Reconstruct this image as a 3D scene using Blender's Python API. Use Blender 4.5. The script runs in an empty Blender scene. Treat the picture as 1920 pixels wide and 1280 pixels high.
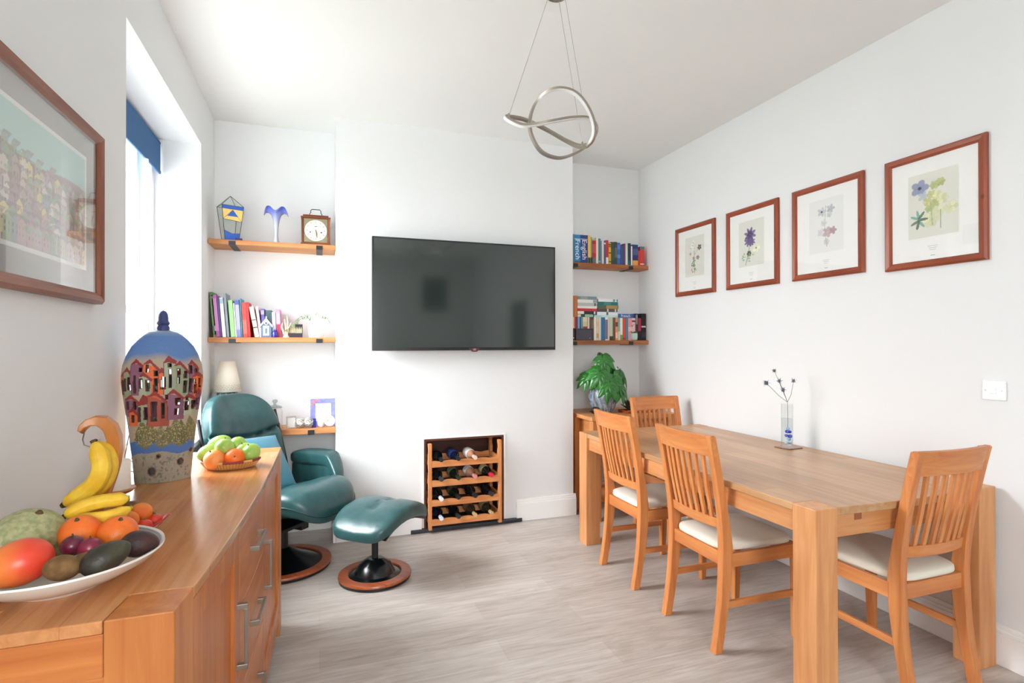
import bpy, bmesh, math, random
from mathutils import Vector, Matrix, Euler
random.seed(7)
R = math.radians
scn = bpy.context.scene
COL = scn.collection

# ---------------------------------------------------------------- camera
YAW, PITCH, ROLL, F = .3391, .0042, -.0017, 1023.46
H = 1.36
CAMP = Vector((0, 0, H))
_fwd = Vector((math.sin(YAW)*math.cos(PITCH), math.cos(YAW)*math.cos(PITCH), math.sin(PITCH)))
_r = Vector((math.cos(YAW), -math.sin(YAW), 0)); _u = _r.cross(_fwd)
_R = math.cos(ROLL)*_r + math.sin(ROLL)*_u
_U = -math.sin(ROLL)*_r + math.cos(ROLL)*_u
cam = bpy.data.cameras.new('camera'); co = bpy.data.objects.new('camera', cam); COL.objects.link(co)
cam.sensor_width = 36; cam.lens = F/1920*36; cam.clip_start = .05
m = Matrix((_R, _U, -_fwd)).transposed().to_4x4(); m.translation = CAMP
co.matrix_world = m
scn.camera = co

# ---------------------------------------------------------------- room measures (metres)
XL, XR, YB, YA, ZC = -.69, 2.725, 3.945, 4.275, 2.925
XB1, XB2 = .107, 1.9075
YF = -2.0
WY0, WY1, WZ0, WZ1 = 2.43, 3.82, .78, 2.60
SBZ, TZ = .862, .755

# ---------------------------------------------------------------- world, lights, exposure
w = bpy.data.worlds.new('world'); scn.world = w; w.use_nodes = True
bg = w.node_tree.nodes['Background']; bg.inputs[0].default_value = (.93, .97, 1, 1); bg.inputs[1].default_value = 6.6
_n = w.node_tree; _tc = _n.nodes.new('ShaderNodeTexCoord'); _sx = _n.nodes.new('ShaderNodeSeparateXYZ'); _mr = _n.nodes.new('ShaderNodeMapRange')   # overcast sky, brighter overhead
_mr.inputs[1].default_value = 0; _mr.inputs[2].default_value = .75; _mr.inputs[3].default_value = 4.2; _mr.inputs[4].default_value = 13.
_n.links.new(_tc.outputs['Generated'], _sx.inputs[0]); _n.links.new(_sx.outputs['Z'], _mr.inputs[0]); _n.links.new(_mr.outputs[0], bg.inputs[1])
def area(name, loc, aim, sx, sy, power, col):
    l = bpy.data.lights.new(name, 'AREA'); l.shape = 'RECTANGLE'; l.size = sx; l.size_y = sy; l.energy = power; l.color = col
    o = bpy.data.objects.new(name, l); COL.objects.link(o); o.location = loc
    o.rotation_euler = (Vector(aim)-Vector(loc)).to_track_quat('-Z', 'Y').to_euler(); return o
area('daylight_side_window', (-2.35, 3.18, 2.62), (.9, 2.95, .7), 1.4, 1.2, 88, (.97, .985, 1))
area('rear_fill_light', (.05, YF-.45, 1.9), (.6, 0, 1.5), 1.6, 1.7, 46, (.97, .985, 1))  # fill lamp added outside the invented window behind the camera
vs = scn.view_settings; vs.view_transform = 'Standard'; vs.look = 'None'; vs.gamma = 1; vs.use_curve_mapping = False
vs.exposure = .72
scn.cycles.max_bounces = 14; scn.cycles.diffuse_bounces = 8; scn.cycles.transparent_max_bounces = 24

# ---------------------------------------------------------------- helpers
def ray(u, v): return _fwd*F + _R*(u-960) - _U*(v-640)
def py(u, v, y): d = ray(u, v); return CAMP + d*(y/d.y)
def px_(u, v, x): d = ray(u, v); return CAMP + d*(x/d.x)
def pz(u, v, z): d = ray(u, v); return CAMP + d*((z-H)/d.z)
def lin(c):
    if isinstance(c, str): c = tuple(int(c[i:i+2], 16) for i in (0, 2, 4))
    return tuple(((x/255)/12.92 if x/255 <= .04045 else ((x/255+.055)/1.055)**2.4) for x in c)
_m = {}
def newmat(name):
    mt = bpy.data.materials.new(name); mt.use_nodes = True
    nt = mt.node_tree; return mt, nt, nt.nodes['Principled BSDF']
def inp(nt, node, key, val): node.inputs[key].default_value = val
def mat(name, c, rough=.5, metal=0, spec=.5, bump=0, bscale=60, var=0, coat=0, ior=None, sheen=0):
    if name in _m: return _m[name]
    mt, nt, p = newmat(name); c = lin(c)
    p.inputs['Base Color'].default_value = (*c, 1); p.inputs['Roughness'].default_value = rough
    p.inputs['Metallic'].default_value = metal; p.inputs['Specular IOR Level'].default_value = spec
    if coat: p.inputs['Coat Weight'].default_value = coat; p.inputs['Coat Roughness'].default_value = .15
    if ior: p.inputs['IOR'].default_value = ior
    if sheen: p.inputs['Sheen Weight'].default_value = sheen
    if bump or var:
        tc = nt.nodes.new('ShaderNodeTexCoord'); n = nt.nodes.new('ShaderNodeTexNoise'); n.inputs['Scale'].default_value = bscale; n.inputs['Detail'].default_value = 4
        nt.links.new(tc.outputs['Object'], n.inputs['Vector'])
        if bump:
            b = nt.nodes.new('ShaderNodeBump'); b.inputs['Strength'].default_value = bump; b.inputs['Distance'].default_value = .005
            nt.links.new(n.outputs['Fac'], b.inputs['Height']); nt.links.new(b.outputs[0], p.inputs['Normal'])
        if var:
            r = nt.nodes.new('ShaderNodeValToRGB'); nt.links.new(n.outputs['Fac'], r.inputs[0])
            r.color_ramp.elements[0].position = .3; r.color_ramp.elements[1].position = .7
            r.color_ramp.elements[0].color = (*[x*(1-var) for x in c], 1); r.color_ramp.elements[1].color = (*[min(1, x*(1+var)) for x in c], 1)
            nt.links.new(r.outputs[0], p.inputs['Base Color'])
    _m[name] = mt; return mt
def wood(name, ca, cb, axis='X', rough=.42, scale=1., knots=0, stave=0):
    k = name+axis
    if k in _m: return _m[k]
    mt, nt, p = newmat(k); ca, cb = lin(ca), lin(cb)
    tc = nt.nodes.new('ShaderNodeTexCoord'); mp = nt.nodes.new('ShaderNodeMapping')
    s = [34*scale]*3; s['XYZ'.index(axis)] = 2.2*scale; mp.inputs['Scale'].default_value = s
    nt.links.new(tc.outputs['Object'], mp.inputs[0])
    n = nt.nodes.new('ShaderNodeTexNoise'); n.inputs['Scale'].default_value = 1; n.inputs['Detail'].default_value = 6; n.inputs['Roughness'].default_value = .6; n.inputs['Distortion'].default_value = .6
    nt.links.new(mp.outputs[0], n.inputs['Vector'])
    r = nt.nodes.new('ShaderNodeValToRGB'); r.color_ramp.elements[0].position = .28; r.color_ramp.elements[1].position = .72
    r.color_ramp.elements[0].color = (*ca, 1); r.color_ramp.elements[1].color = (*cb, 1)
    nt.links.new(n.outputs['Fac'], r.inputs[0]); out = r.outputs[0]
    def mult(out, fac_out, dark, fac=1.):
        mx = nt.nodes.new('ShaderNodeMix'); mx.data_type = 'RGBA'; mx.blend_type = 'MULTIPLY'; mx.inputs[0].default_value = fac
        rr = nt.nodes.new('ShaderNodeValToRGB'); rr.color_ramp.elements[0].color = (*dark, 1); rr.color_ramp.elements[1].color = (1, 1, 1, 1)
        rr.color_ramp.elements[0].position = .25; rr.color_ramp.elements[1].position = .65
        nt.links.new(fac_out, rr.inputs[0]); nt.links.new(out, mx.inputs[6]); nt.links.new(rr.outputs[0], mx.inputs[7]); return mx.outputs[2]
    n2 = nt.nodes.new('ShaderNodeTexNoise'); n2.inputs['Scale'].default_value = 3.5; n2.inputs['Detail'].default_value = 3
    m2 = nt.nodes.new('ShaderNodeMapping'); s2 = [2.2]*3; s2['XYZ'.index(axis)] = .5; m2.inputs['Scale'].default_value = s2
    nt.links.new(tc.outputs['Object'], m2.inputs[0]); nt.links.new(m2.outputs[0], n2.inputs['Vector'])
    out = mult(out, n2.outputs['Fac'], (.80, .72, .64))
    if knots:
        v = nt.nodes.new('ShaderNodeTexVoronoi'); v.inputs['Scale'].default_value = knots
        nt.links.new(tc.outputs['Object'], v.inputs['Vector'])
        rr = nt.nodes.new('ShaderNodeMapRange'); rr.inputs[1].default_value = .02; rr.inputs[2].default_value = .12; nt.links.new(v.outputs['Distance'], rr.inputs[0])
        out = mult(out, rr.outputs[0], (.45, .3, .2))
    if stave:
        b = nt.nodes.new('ShaderNodeTexBrick'); b.inputs['Scale'].default_value = 1; b.inputs['Brick Width'].default_value = stave*7; b.inputs['Row Height'].default_value = stave
        b.inputs['Mortar Size'].default_value = .0004; b.inputs['Color1'].default_value = (1, 1, 1, 1); b.inputs['Color2'].default_value = (.80, .76, .70, 1); b.inputs['Mortar'].default_value = (.7, .62, .55, 1); b.inputs['Bias'].default_value = .1
        mm = nt.nodes.new('ShaderNodeMapping')
        if axis == 'Y': mm.inputs['Rotation'].default_value = (0, 0, R(90))
        nt.links.new(tc.outputs['Object'], mm.inputs[0]); nt.links.new(mm.outputs[0], b.inputs['Vector'])
        mx = nt.nodes.new('ShaderNodeMix'); mx.data_type = 'RGBA'; mx.blend_type = 'MULTIPLY'; mx.inputs[0].default_value = 1
        nt.links.new(out, mx.inputs[6]); nt.links.new(b.outputs['Color'], mx.inputs[7]); out = mx.outputs[2]
    nt.links.new(out, p.inputs['Base Color'])
    p.inputs['Roughness'].default_value = rough
    b = nt.nodes.new('ShaderNodeBump'); b.inputs['Strength'].default_value = .12; b.inputs['Distance'].default_value = .002
    nt.links.new(n.outputs['Fac'], b.inputs['Height']); nt.links.new(b.outputs[0], p.inputs['Normal'])
    _m[k] = mt; return mt
def glassy(name, tint='ffffff', fac=None, rough=.02, trans=.92):
    if name in _m: return _m[name]
    mt = bpy.data.materials.new(name); mt.use_nodes = True; nt = mt.node_tree; nt.nodes.clear()
    o = nt.nodes.new('ShaderNodeOutputMaterial'); mx = nt.nodes.new('ShaderNodeMixShader'); t = nt.nodes.new('ShaderNodeBsdfTransparent'); g = nt.nodes.new('ShaderNodeBsdfGlossy')
    lw = nt.nodes.new('ShaderNodeLayerWeight'); lw.inputs[0].default_value = .5; pw = nt.nodes.new('ShaderNodeMath'); pw.operation = 'POWER'; pw.inputs[1].default_value = 5; nt.links.new(lw.outputs['Facing'], pw.inputs[0])
    fr = nt.nodes.new('ShaderNodeMath'); fr.operation = 'MULTIPLY_ADD'; fr.inputs[1].default_value = .9; fr.inputs[2].default_value = .03; nt.links.new(pw.outputs[0], fr.inputs[0])
    t.inputs[0].default_value = (*lin(tint), 1); g.inputs['Roughness'].default_value = rough
    nt.links.new(fr.outputs[0], mx.inputs[0]); nt.links.new(t.outputs[0], mx.inputs[1]); nt.links.new(g.outputs[0], mx.inputs[2]); nt.links.new(mx.outputs[0], o.inputs[0])
    _m[name] = mt; return mt
def colmat(name, rough=.6, bump=0, bscale=60):
    if name in _m: return _m[name]
    mt = mat(name, 'ffffff', rough, bump=bump, bscale=bscale); nt = mt.node_tree
    a = nt.nodes.new('ShaderNodeAttribute'); a.attribute_name = 'Col'
    nt.links.new(a.outputs['Color'], nt.nodes['Principled BSDF'].inputs['Base Color']); return mt

def tag(o, label=None, cat=None, group=None, kind=None):
    if label: o['label'] = label
    if cat: o['category'] = cat
    if group: o['group'] = group
    if kind: o['kind'] = kind
    return o
def thing(name, label, cat, loc=(0, 0, 0), rz=0, group=None):
    o = bpy.data.objects.new(name, None); COL.objects.link(o); o.empty_display_size = .05
    o.location = loc; o.rotation_euler = (0, 0, rz); return tag(o, label, cat, group)
def copy_tree(o, parent=None):
    c = o.copy(); COL.objects.link(c); c.parent = parent
    for ch in list(o.children): copy_tree(ch, c)
    return c

class B:
    def __init__(s): s.b = bmesh.new(); s.M = Matrix()
    def v(s, p): return s.b.verts.new(s.M @ Vector(p))
    def f(s, vs, m=0):
        try: f = s.b.faces.new(vs); f.material_index = m; return f
        except ValueError: return None
    def face(s, pts, m=0): s.f([s.v(p) for p in pts], m); return s
    def box(s, lo, hi, m=0, M=None):
        P = [(x, y, z) for x in (lo[0], hi[0]) for y in (lo[1], hi[1]) for z in (lo[2], hi[2])]
        if M is not None: P = [M @ Vector(p) for p in P]
        q = [s.v(p) for p in P]
        for a in ((0, 1, 3, 2), (4, 6, 7, 5), (0, 4, 5, 1), (2, 3, 7, 6), (0, 2, 6, 4), (1, 5, 7, 3)): s.f([q[i] for i in a], m)
        return s
    def loft(s, rings, m=0, closed=False, caps=True):
        V = [[s.v(p) for p in r] for r in rings]; n = len(V[0]); K = len(V)
        for i in range(K if closed else K-1):
            a, b = V[i], V[(i+1) % K]
            for j in range(n): s.f([a[j], a[(j+1) % n], b[(j+1) % n], b[j]], m)
        if caps and not closed: s.f(V[0][::-1], m); s.f(V[-1], m)
        return s
    def bar(s, p0, p1, w0, h0, w1=None, h1=None, up=(0, 0, 1), m=0):
        return s.path([p0, p1], [(w0, h0), (w1 or w0, h1 or h0)], up, m)
    def path(s, pts, wh, up=(0, 0, 1), m=0, closed=False):
        pts = [Vector(p) for p in pts]; up = Vector(up); rings = []; K = len(pts)
        for i, p in enumerate(pts):
            a = pts[(i-1) % K] if (i or closed) else p; b = pts[(i+1) % K] if (i < K-1 or closed) else p
            t = (b-a).normalized(); sd = t.cross(up).normalized(); u2 = sd.cross(t)
            W, Hh = wh[i] if isinstance(wh, list) else wh
            rings.append([p+sd*x*W/2+u2*y*Hh/2 for x, y in ((-1, -1), (1, -1), (1, 1), (-1, 1))])
        return s.loft(rings, m, closed)
    def tube(s, pts, r, seg=10, m=0, closed=False, caps=True):
        pts = [Vector(p) for p in pts]; K = len(pts); rings = []; nrm = None
        for i, p in enumerate(pts):
            a = pts[(i-1) % K] if (i or closed) else p; b = pts[(i+1) % K] if (i < K-1 or closed) else p
            t = (b-a).normalized()
            if nrm is None: nrm = t.orthogonal().normalized()
            nrm = (nrm - t*nrm.dot(t)).normalized(); bn = t.cross(nrm)
            rr = r[i] if isinstance(r, (list, tuple)) else r
            rings.append([p+(nrm*math.cos(2*math.pi*k/seg)+bn*math.sin(2*math.pi*k/seg))*rr for k in range(seg)])
        return s.loft(rings, m, closed, caps)
    def lathe(s, prof, c=(0, 0, 0), seg=32, m=0, sx=1, sy=1, caps=False):
        c = Vector(c)
        return s.loft([[c+Vector((r*sx*math.cos(2*math.pi*k/seg), r*sy*math.sin(2*math.pi*k/seg), z)) for k in range(seg)] for r, z in prof], m, False, caps)
    def sell(s, c, rad, e1=1, e2=1, nu=32, nv=16, fn=None, m=0):
        sp = lambda x, e: math.copysign(abs(x)**e, x); rings = []
        for j in range(nv+1):
            ph = -math.pi/2+math.pi*(j/nv); ph = max(-math.pi/2+.02, min(math.pi/2-.02, ph)); ring = []
            for i in range(nu):
                th = 2*math.pi*i/nu
                p = Vector((rad[0]*sp(math.cos(ph), e1)*sp(math.cos(th), e2), rad[1]*sp(math.cos(ph), e1)*sp(math.sin(th), e2), rad[2]*sp(math.sin(ph), e1)))
                if fn: p = fn(p)
                ring.append(Vector(c)+p)
            rings.append(ring)
        return s.loft(rings, m)
    def prism(s, poly, fn, t0, t1, m=0):   # poly in 2D, fn(a,b,t)->point
        return s.loft([[fn(a, b, t) for a, b in poly] for t in (t0, t1)], m)
    def text(s, txt, size, M, m=0, ext=.0004):
        cu = bpy.data.curves.new('t', 'FONT'); cu.body = txt; cu.size = size; cu.extrude = ext; cu.align_x = 'CENTER'; cu.align_y = 'CENTER'
        o = bpy.data.objects.new('t', cu); me = bpy.data.meshes.new_from_object(o)
        vs = [s.v(M @ v.co) for v in me.vertices]
        for p in me.polygons: s.f([vs[i] for i in p.vertices], m)
        bpy.data.objects.remove(o); bpy.data.curves.remove(cu); bpy.data.meshes.remove(me); return s
    def build(s, name, mats, parent=None, smooth=None, bevel=0, loc=None, rot=None, sub=0, solid=0, keep=False):
        bmesh.ops.recalc_face_normals(s.b, faces=s.b.faces) if not keep else None
        me = bpy.data.meshes.new(name); s.b.to_mesh(me); s.b.free()
        for x in (mats if isinstance(mats, (list, tuple)) else [mats]): me.materials.append(x)
        o = bpy.data.objects.new(name, me); COL.objects.link(o)
        if parent: o.parent = parent
        if loc: o.location = loc
        if rot: o.rotation_euler = rot
        if smooth is not None: me.shade_smooth(); me.set_sharp_from_angle(angle=R(smooth))
        if solid: md = o.modifiers.new('solid', 'SOLIDIFY'); md.thickness = solid; md.offset = 0
        if bevel: md = o.modifiers.new('bevel', 'BEVEL'); md.width = bevel; md.segments = 2; md.limit_method = 'ANGLE'; md.angle_limit = R(50)
        if sub: md = o.modifiers.new('sub', 'SUBSURF'); md.levels = sub; md.render_levels = sub
        return o
def single(b, name, mats, label, cat, origin=(0, 0, 0), group=None, **k):
    """one-mesh thing whose origin is moved to its base"""
    o = Vector(origin); bmesh.ops.translate(b.b, verts=b.b.verts, vec=-o)
    return tag(b.build(name, mats, loc=tuple(o), **k), label, cat, group)
def struct(name, b, mats, parent=None, **k):
    o = b.build(name, mats, parent, **k)
    if not parent: o['kind'] = 'structure'
    return o
def rot_about(p, axis, ang): p = Vector(p); return Matrix.Translation(p) @ Matrix.Rotation(ang, 4, axis) @ Matrix.Translation(-p)

class Canvas:
    def __init__(s, w, h, bg): s.w, s.h = w, h; s.c = [bg]*(w*h)
    def px(s, i, j, col, a=1.):
        if 0 <= i < s.w and 0 <= j < s.h:
            o = s.c[j*s.w+i]; s.c[j*s.w+i] = tuple(o[k]*(1-a)+col[k]*a for k in range(3))
    def poly(s, P, col, a=1.):
        xs = [p[0] for p in P]; ys = [p[1] for p in P]
        for j in range(max(0, int(min(ys))), min(s.h, int(max(ys))+2)):
            for i in range(max(0, int(min(xs))), min(s.w, int(max(xs))+2)):
                x, y = i+.5, j+.5; ins = False; k = len(P)-1
                for q in range(len(P)):
                    if (P[q][1] > y) != (P[k][1] > y) and x < (P[k][0]-P[q][0])*(y-P[q][1])/(P[k][1]-P[q][1])+P[q][0]: ins = not ins
                    k = q
                if ins: s.px(i, j, col, a)
    def rect(s, x0, y0, x1, y1, col, a=1.): s.poly([(x0, y0), (x1, y0), (x1, y1), (x0, y1)], col, a)
    def ell(s, cx, cy, rx, ry, col, a=1., ang=0):
        ca, sa = math.cos(ang), math.sin(ang); q = max(rx, ry)
        for j in range(int(cy-q)-1, int(cy+q)+2):
            for i in range(int(cx-q)-1, int(cx+q)+2):
                x, y = i+.5-cx, j+.5-cy; X, Y = x*ca+y*sa, -x*sa+y*ca
                if (X/rx)**2+(Y/ry)**2 < 1: s.px(i, j, col, a)
    def line(s, pts, wd, col, a=1.):
        for (x0, y0), (x1, y1) in zip(pts, pts[1:]):
            n = int(max(abs(x1-x0), abs(y1-y0))*1.5)+1
            for k in range(n+1): t = k/n; s.ell(x0+(x1-x0)*t, y0+(y1-y0)*t, wd, wd, col, a)
    def mesh(s, name, fn, mt, parent=None, holes=None):
        me = bpy.data.meshes.new(name); W, Hh = s.w, s.h
        V = [fn(i/W, j/Hh) for j in range(Hh+1) for i in range(W+1)]
        Fc = []; C = []
        for j in range(Hh):
            for i in range(W):
                if holes and holes(i, j): continue
                a = j*(W+1)+i; Fc.append((a, a+W+1, a+W+2, a+1)); C.append(s.c[j*W+i])
        me.from_pydata(V, [], Fc); me.materials.append(mt)
        at = me.color_attributes.new('Col', 'FLOAT_COLOR', 'CORNER')
        flat = []
        for c in C: flat += [c[0], c[1], c[2], 1.]*4
        at.data.foreach_set('color', flat)
        o = bpy.data.objects.new(name, me); COL.objects.link(o)
        if parent: o.parent = parent
        return o

# ---------------------------------------------------------------- materials
WALL = mat('white_wall_paint', 'e5e7e8', .85, bump=.04, bscale=220)
CEIL = mat('white_ceiling_paint', 'ecedec', .9)
GLOSSW = mat('white_gloss_paint', 'f1f1f0', .35)
OAK = dict(ca='cf8850', cb='e2a56a')
def oak(ax): return wood('honey_oak', 'cc8244', 'e3a468', ax, .38)
def toak(ax): return wood('tabletop_glare_oak', 'c59465', 'dcb48a', ax, .30, stave=.095)  # tabletop oak, paled and desaturated to imitate glare
def choak(ax): return wood('chair_oak', 'c47038', 'e09a5c', ax, .4)
def sboak(ax): return wood('sideboard_oak', 'b46226', 'cf8242', ax, .34)
def pine(ax): return wood('waxed_pine', 'b86f3c', 'dca468', ax, .55, knots=7)
METAL = mat('brushed_steel', 'b9b6b0', .3, 1)
BLACK = mat('black_satin', '14161a', .4)
IRON = mat('dark_iron', '34363a', .5, .6)
LEATHER = mat('green_leather', '274d4f', .32, bump=.35, bscale=22, spec=.6, var=.15)
PAGES = mat('paper_pages', 'e8e2d2', .8)
WHITE = mat('white_glaze', 'f2f1ee', .3)
GLASS = glassy('clear_glass')
# ================================================================ THE SETTING
def floor_mat():
    mt, nt, p = newmat('grey_oak_vinyl'); N = nt.nodes.new; Lk = nt.links.new
    tc = N('ShaderNodeTexCoord')
    br = N('ShaderNodeTexBrick'); br.inputs['Scale'].default_value = 1; br.inputs['Brick Width'].default_value = 1.22; br.inputs['Row Height'].default_value = .185; br.inputs['Mortar Size'].default_value = .0007
    br.inputs['Color1'].default_value = (1, 1, 1, 1); br.inputs['Color2'].default_value = (.86, .84, .82, 1); br.inputs['Mortar'].default_value = (.72, .69, .66, 1); br.offset = .37
    Lk(tc.outputs['Object'], br.inputs['Vector'])
    mp = N('ShaderNodeMapping'); mp.inputs['Scale'].default_value = (3, 44, 1); Lk(tc.outputs['Object'], mp.inputs[0])
    n = N('ShaderNodeTexNoise'); n.inputs['Scale'].default_value = 1; n.inputs['Detail'].default_value = 8; n.inputs['Roughness'].default_value = .65; n.inputs['Distortion'].default_value = 1.1; Lk(mp.outputs[0], n.inputs['Vector'])
    r = N('ShaderNodeValToRGB'); r.color_ramp.elements[0].position = .3; r.color_ramp.elements[1].position = .68
    r.color_ramp.elements[0].color = (*lin('b0a8a1'), 1); r.color_ramp.elements[1].color = (*lin('ccc5bf'), 1); Lk(n.outputs['Fac'], r.inputs[0])
    mp2 = N('ShaderNodeMapping'); mp2.inputs['Scale'].default_value = (1.6, 7, 1); Lk(tc.outputs['Object'], mp2.inputs[0])
    wv = N('ShaderNodeTexNoise'); wv.inputs['Scale'].default_value = 1.3; wv.inputs['Detail'].default_value = 5; wv.inputs['Distortion'].default_value = 2.5; Lk(mp2.outputs[0], wv.inputs['Vector'])
    r2 = N('ShaderNodeValToRGB'); r2.color_ramp.elements[0].position = .36; r2.color_ramp.elements[1].position = .56; r2.color_ramp.elements[0].color = (.88, .85, .83, 1); r2.color_ramp.elements[1].color = (1, 1, 1, 1); Lk(wv.outputs['Fac'], r2.inputs[0])
    def mul(a, b):
        m = N('ShaderNodeMix'); m.data_type = 'RGBA'; m.blend_type = 'MULTIPLY'; m.inputs[0].default_value = 1; Lk(a, m.inputs[6]); Lk(b, m.inputs[7]); return m.outputs[2]
    Lk(mul(mul(r.outputs[0], br.outputs['Color']), r2.outputs[0]), p.inputs['Base Color']); p.inputs['Roughness'].default_value = .42
    bp = N('ShaderNodeBump'); bp.inputs['Strength'].default_value = .15; bp.inputs['Distance'].default_value = .002; Lk(n.outputs['Fac'], bp.inputs['Height']); Lk(bp.outputs[0], p.inputs['Normal'])
    return mt
T = .12
struct('floor', B().box((XL-.4, YF-.4, -.1), (XR+T, YA+T, 0)), floor_mat())
struct('ceiling', B().box((XL-.4, YF-.4, ZC), (XR+T, YA+T, ZC+.1)), CEIL)
b = B(); x0 = XL-.36
b.box((x0, YF-.3, 0), (XL, WY0, ZC)).box((x0, WY1, 0), (XL, YA+T, ZC)).box((x0, WY0, 0), (XL, WY1, WZ0)).box((x0, WY0, WZ1), (XL, WY1, ZC))
struct('wall_left', b, WALL)
DY0, DY1, DZ = -.2, .62, 2.02
b = B().box((XR, YF-.3, 0), (XR+T, DY0, ZC)).box((XR, DY1, 0), (XR+T, YA+T, ZC)).box((XR, DY0, DZ), (XR+T, DY1, ZC))
struct('wall_right', b, WALL)
b = B().box((XL, YA, 0), (XR, YA+T, ZC)); struct('wall_back', b, WALL)
FX0, FX1, FZ = .714, 1.322, .668
b = B().box((XB1, YB, 0), (FX0, YA, ZC)).box((FX1, YB, 0), (XB2, YA, ZC)).box((FX0, YB, FZ), (FX1, YA, ZC))
struct('wall_chimney', b, WALL)
RW0, RW1, RZ0, RZ1 = -.6, .72, .85, 2.45
b = B().box((XL, YF-.2, 0), (RW0, YF, ZC)).box((RW1, YF-.2, 0), (XR, YF, ZC)).box((RW0, YF-.2, 0), (RW1, YF, RZ0)).box((RW0, YF-.2, RZ1), (RW1, YF, ZC))
struct('wall_front', b, WALL)
# dark timber lining of the old fireplace
LINE = wood('dark_stained_board', '3a1c10', '6b3420', 'X', .45)
b = B().box((FX0, YA-.035, .0), (FX1, YA-.001, FZ)).box((FX0, YB-.004, 0), (FX0+.016, YA-.035, FZ-.001)).box((FX1-.016, YB-.004, 0), (FX1, YA-.035, FZ-.001)).box((FX0+.016, YB-.004, FZ-.014), (FX1-.016, YA-.035, FZ-.001))
struct('trim_2', b, LINE)
b = B().box((FX0-.012, YB-.006, .03), (FX0-.001, YB-.0005, FZ+.010)).box((FX1+.001, YB-.006, .03), (FX1+.012, YB-.0005, FZ+.010)).box((FX0-.001, YB-.006, FZ+.001), (FX1+.001, YB-.0005, FZ+.010))
struct('trim_3', b, GLOSSW)
struct('trim_1', B().box((.615, 3.915, 0.0005), (1.462, YA-.04, .028)), mat('black_slate', '2b3038', .45, bump=.2), bevel=.003)
# skirting
def skirt(name, runs):
    b = B()
    for (p0, p1, nx, ny) in runs:
        for z0, z1, t in ((.0005, .135, .02), (.135, .15, .016), (.15, .168, .009)):
            xs = sorted((p0[0], p1[0], p0[0]+nx*t, p1[0]+nx*t)); ys = sorted((p0[1], p1[1], p0[1]+ny*t, p1[1]+ny*t))
            b.box((xs[0], ys[0], z0), (xs[-1], ys[-1], z1))
    struct(name, b, GLOSSW, bevel=.002)
e = .001
skirt('baseboard_chimney', [((XB1, YB-e), (FX0-.02, YB-e), 0, -1), ((FX1+.1, YB-e), (XB2+.018, YB-e), 0, -1), ((XB2+e, YB), (XB2+e, YA), 1, 0), ((XB1-e, YB-.018), (XB1-e, YA), -1, 0)])
skirt('baseboard_right', [((XR-e, DY1+.08), (XR-e, YA), -1, 0), ((XR-e, YF), (XR-e, DY0-.08), -1, 0)])
skirt('baseboard_left', [((XL+e, YF), (XL+e, YA), 1, 0)])
skirt('baseboard_back', [((XL+.03, YA-e), (XB1-.03, YA-e), 0, -1), ((XB2+.03, YA-e), (XR-.03, YA-e), 0, -1)])

# window 1 (left wall): deep reveal, white sliding sash
def sash_window(name, X, y0, y1, z0, z1):
    t = bpy.data.objects.new(name, None); COL.objects.link(t); t['kind'] = 'structure'; t.location = (X, (y0+y1)/2, z0)
    o = Vector(t.location)
    def bb(l): 
        q = B()
        for lo, hi in l: q.box(Vector(lo)-o, Vector(hi)-o)
        return q
    f = .055
    bb([((X-.11, y0, z0), (X, y0+f, z1)), ((X-.11, y1-f, z0), (X, y1, z1)), ((X-.11, y0+f, z1-f), (X, y1-f, z1)), ((X-.11, y0+f, z0), (X, y1-f, z0+f))]).build('window_frame', GLOSSW, t, bevel=.004)
    mid = 1.545
    for (a, c, xx, nm) in ((mid-.02, z1-f, X-.095, 'upper_sash'), (z0+f, mid+.025, X-.05, 'lower_sash')):
        s = .05; A, C = y0+f+.004, y1-f-.004
        sh = bb([((xx, A, a), (xx+.035, A+s, c)), ((xx, C-s, a), (xx+.035, C, c)), ((xx, A+s, c-.045), (xx+.035, C-s, c)), ((xx, A+s, a), (xx+.035, C-s, a+.045)), ((xx+.008, (A+C)/2-.011, a+.045), (xx+.03, (A+C)/2+.011, c-.045))]).build(nm, GLOSSW, t, bevel=.004)
        g = bb([((xx+.014, A+s, a+.045), (xx+.018, C-s, c-.045))]).build('window_pane', GLASS, sh)
    bb([((X+.0, y0-.0, z0-.001), (XL+.03, y1, z0+.028))]).build('window_sill', GLOSSW, t, bevel=.004)
    return t
sash_window('window_1', XL-.25, WY0, WY1, WZ0, WZ1)
# unseen window added behind the camera, the way in for fill light
t = bpy.data.objects.new('added_fill_window', None); COL.objects.link(t); t['kind'] = 'structure'; t.location = ((RW0+RW1)/2, YF-.1, RZ0)
b = B(); f = .06; hw = (RW1-RW0)/2; hh = RZ1-RZ0
b.box((-hw, -.04, 0), (-hw+f, .04, hh)).box((hw-f, -.04, 0), (hw, .04, hh)).box((-hw+f, -.04, 0), (hw-f, .04, f)).box((-hw+f, -.04, hh-f), (hw-f, .04, hh)).box((-.03, -.035, f), (.03, .035, hh-f))
b.build('window_frame', GLOSSW, t); B().box((-hw+f, -.004, f), (-.03, .004, hh-f)).box((.03, -.004, f), (hw-f, .004, hh-f)).build('window_pane', GLASS, t)
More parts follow.
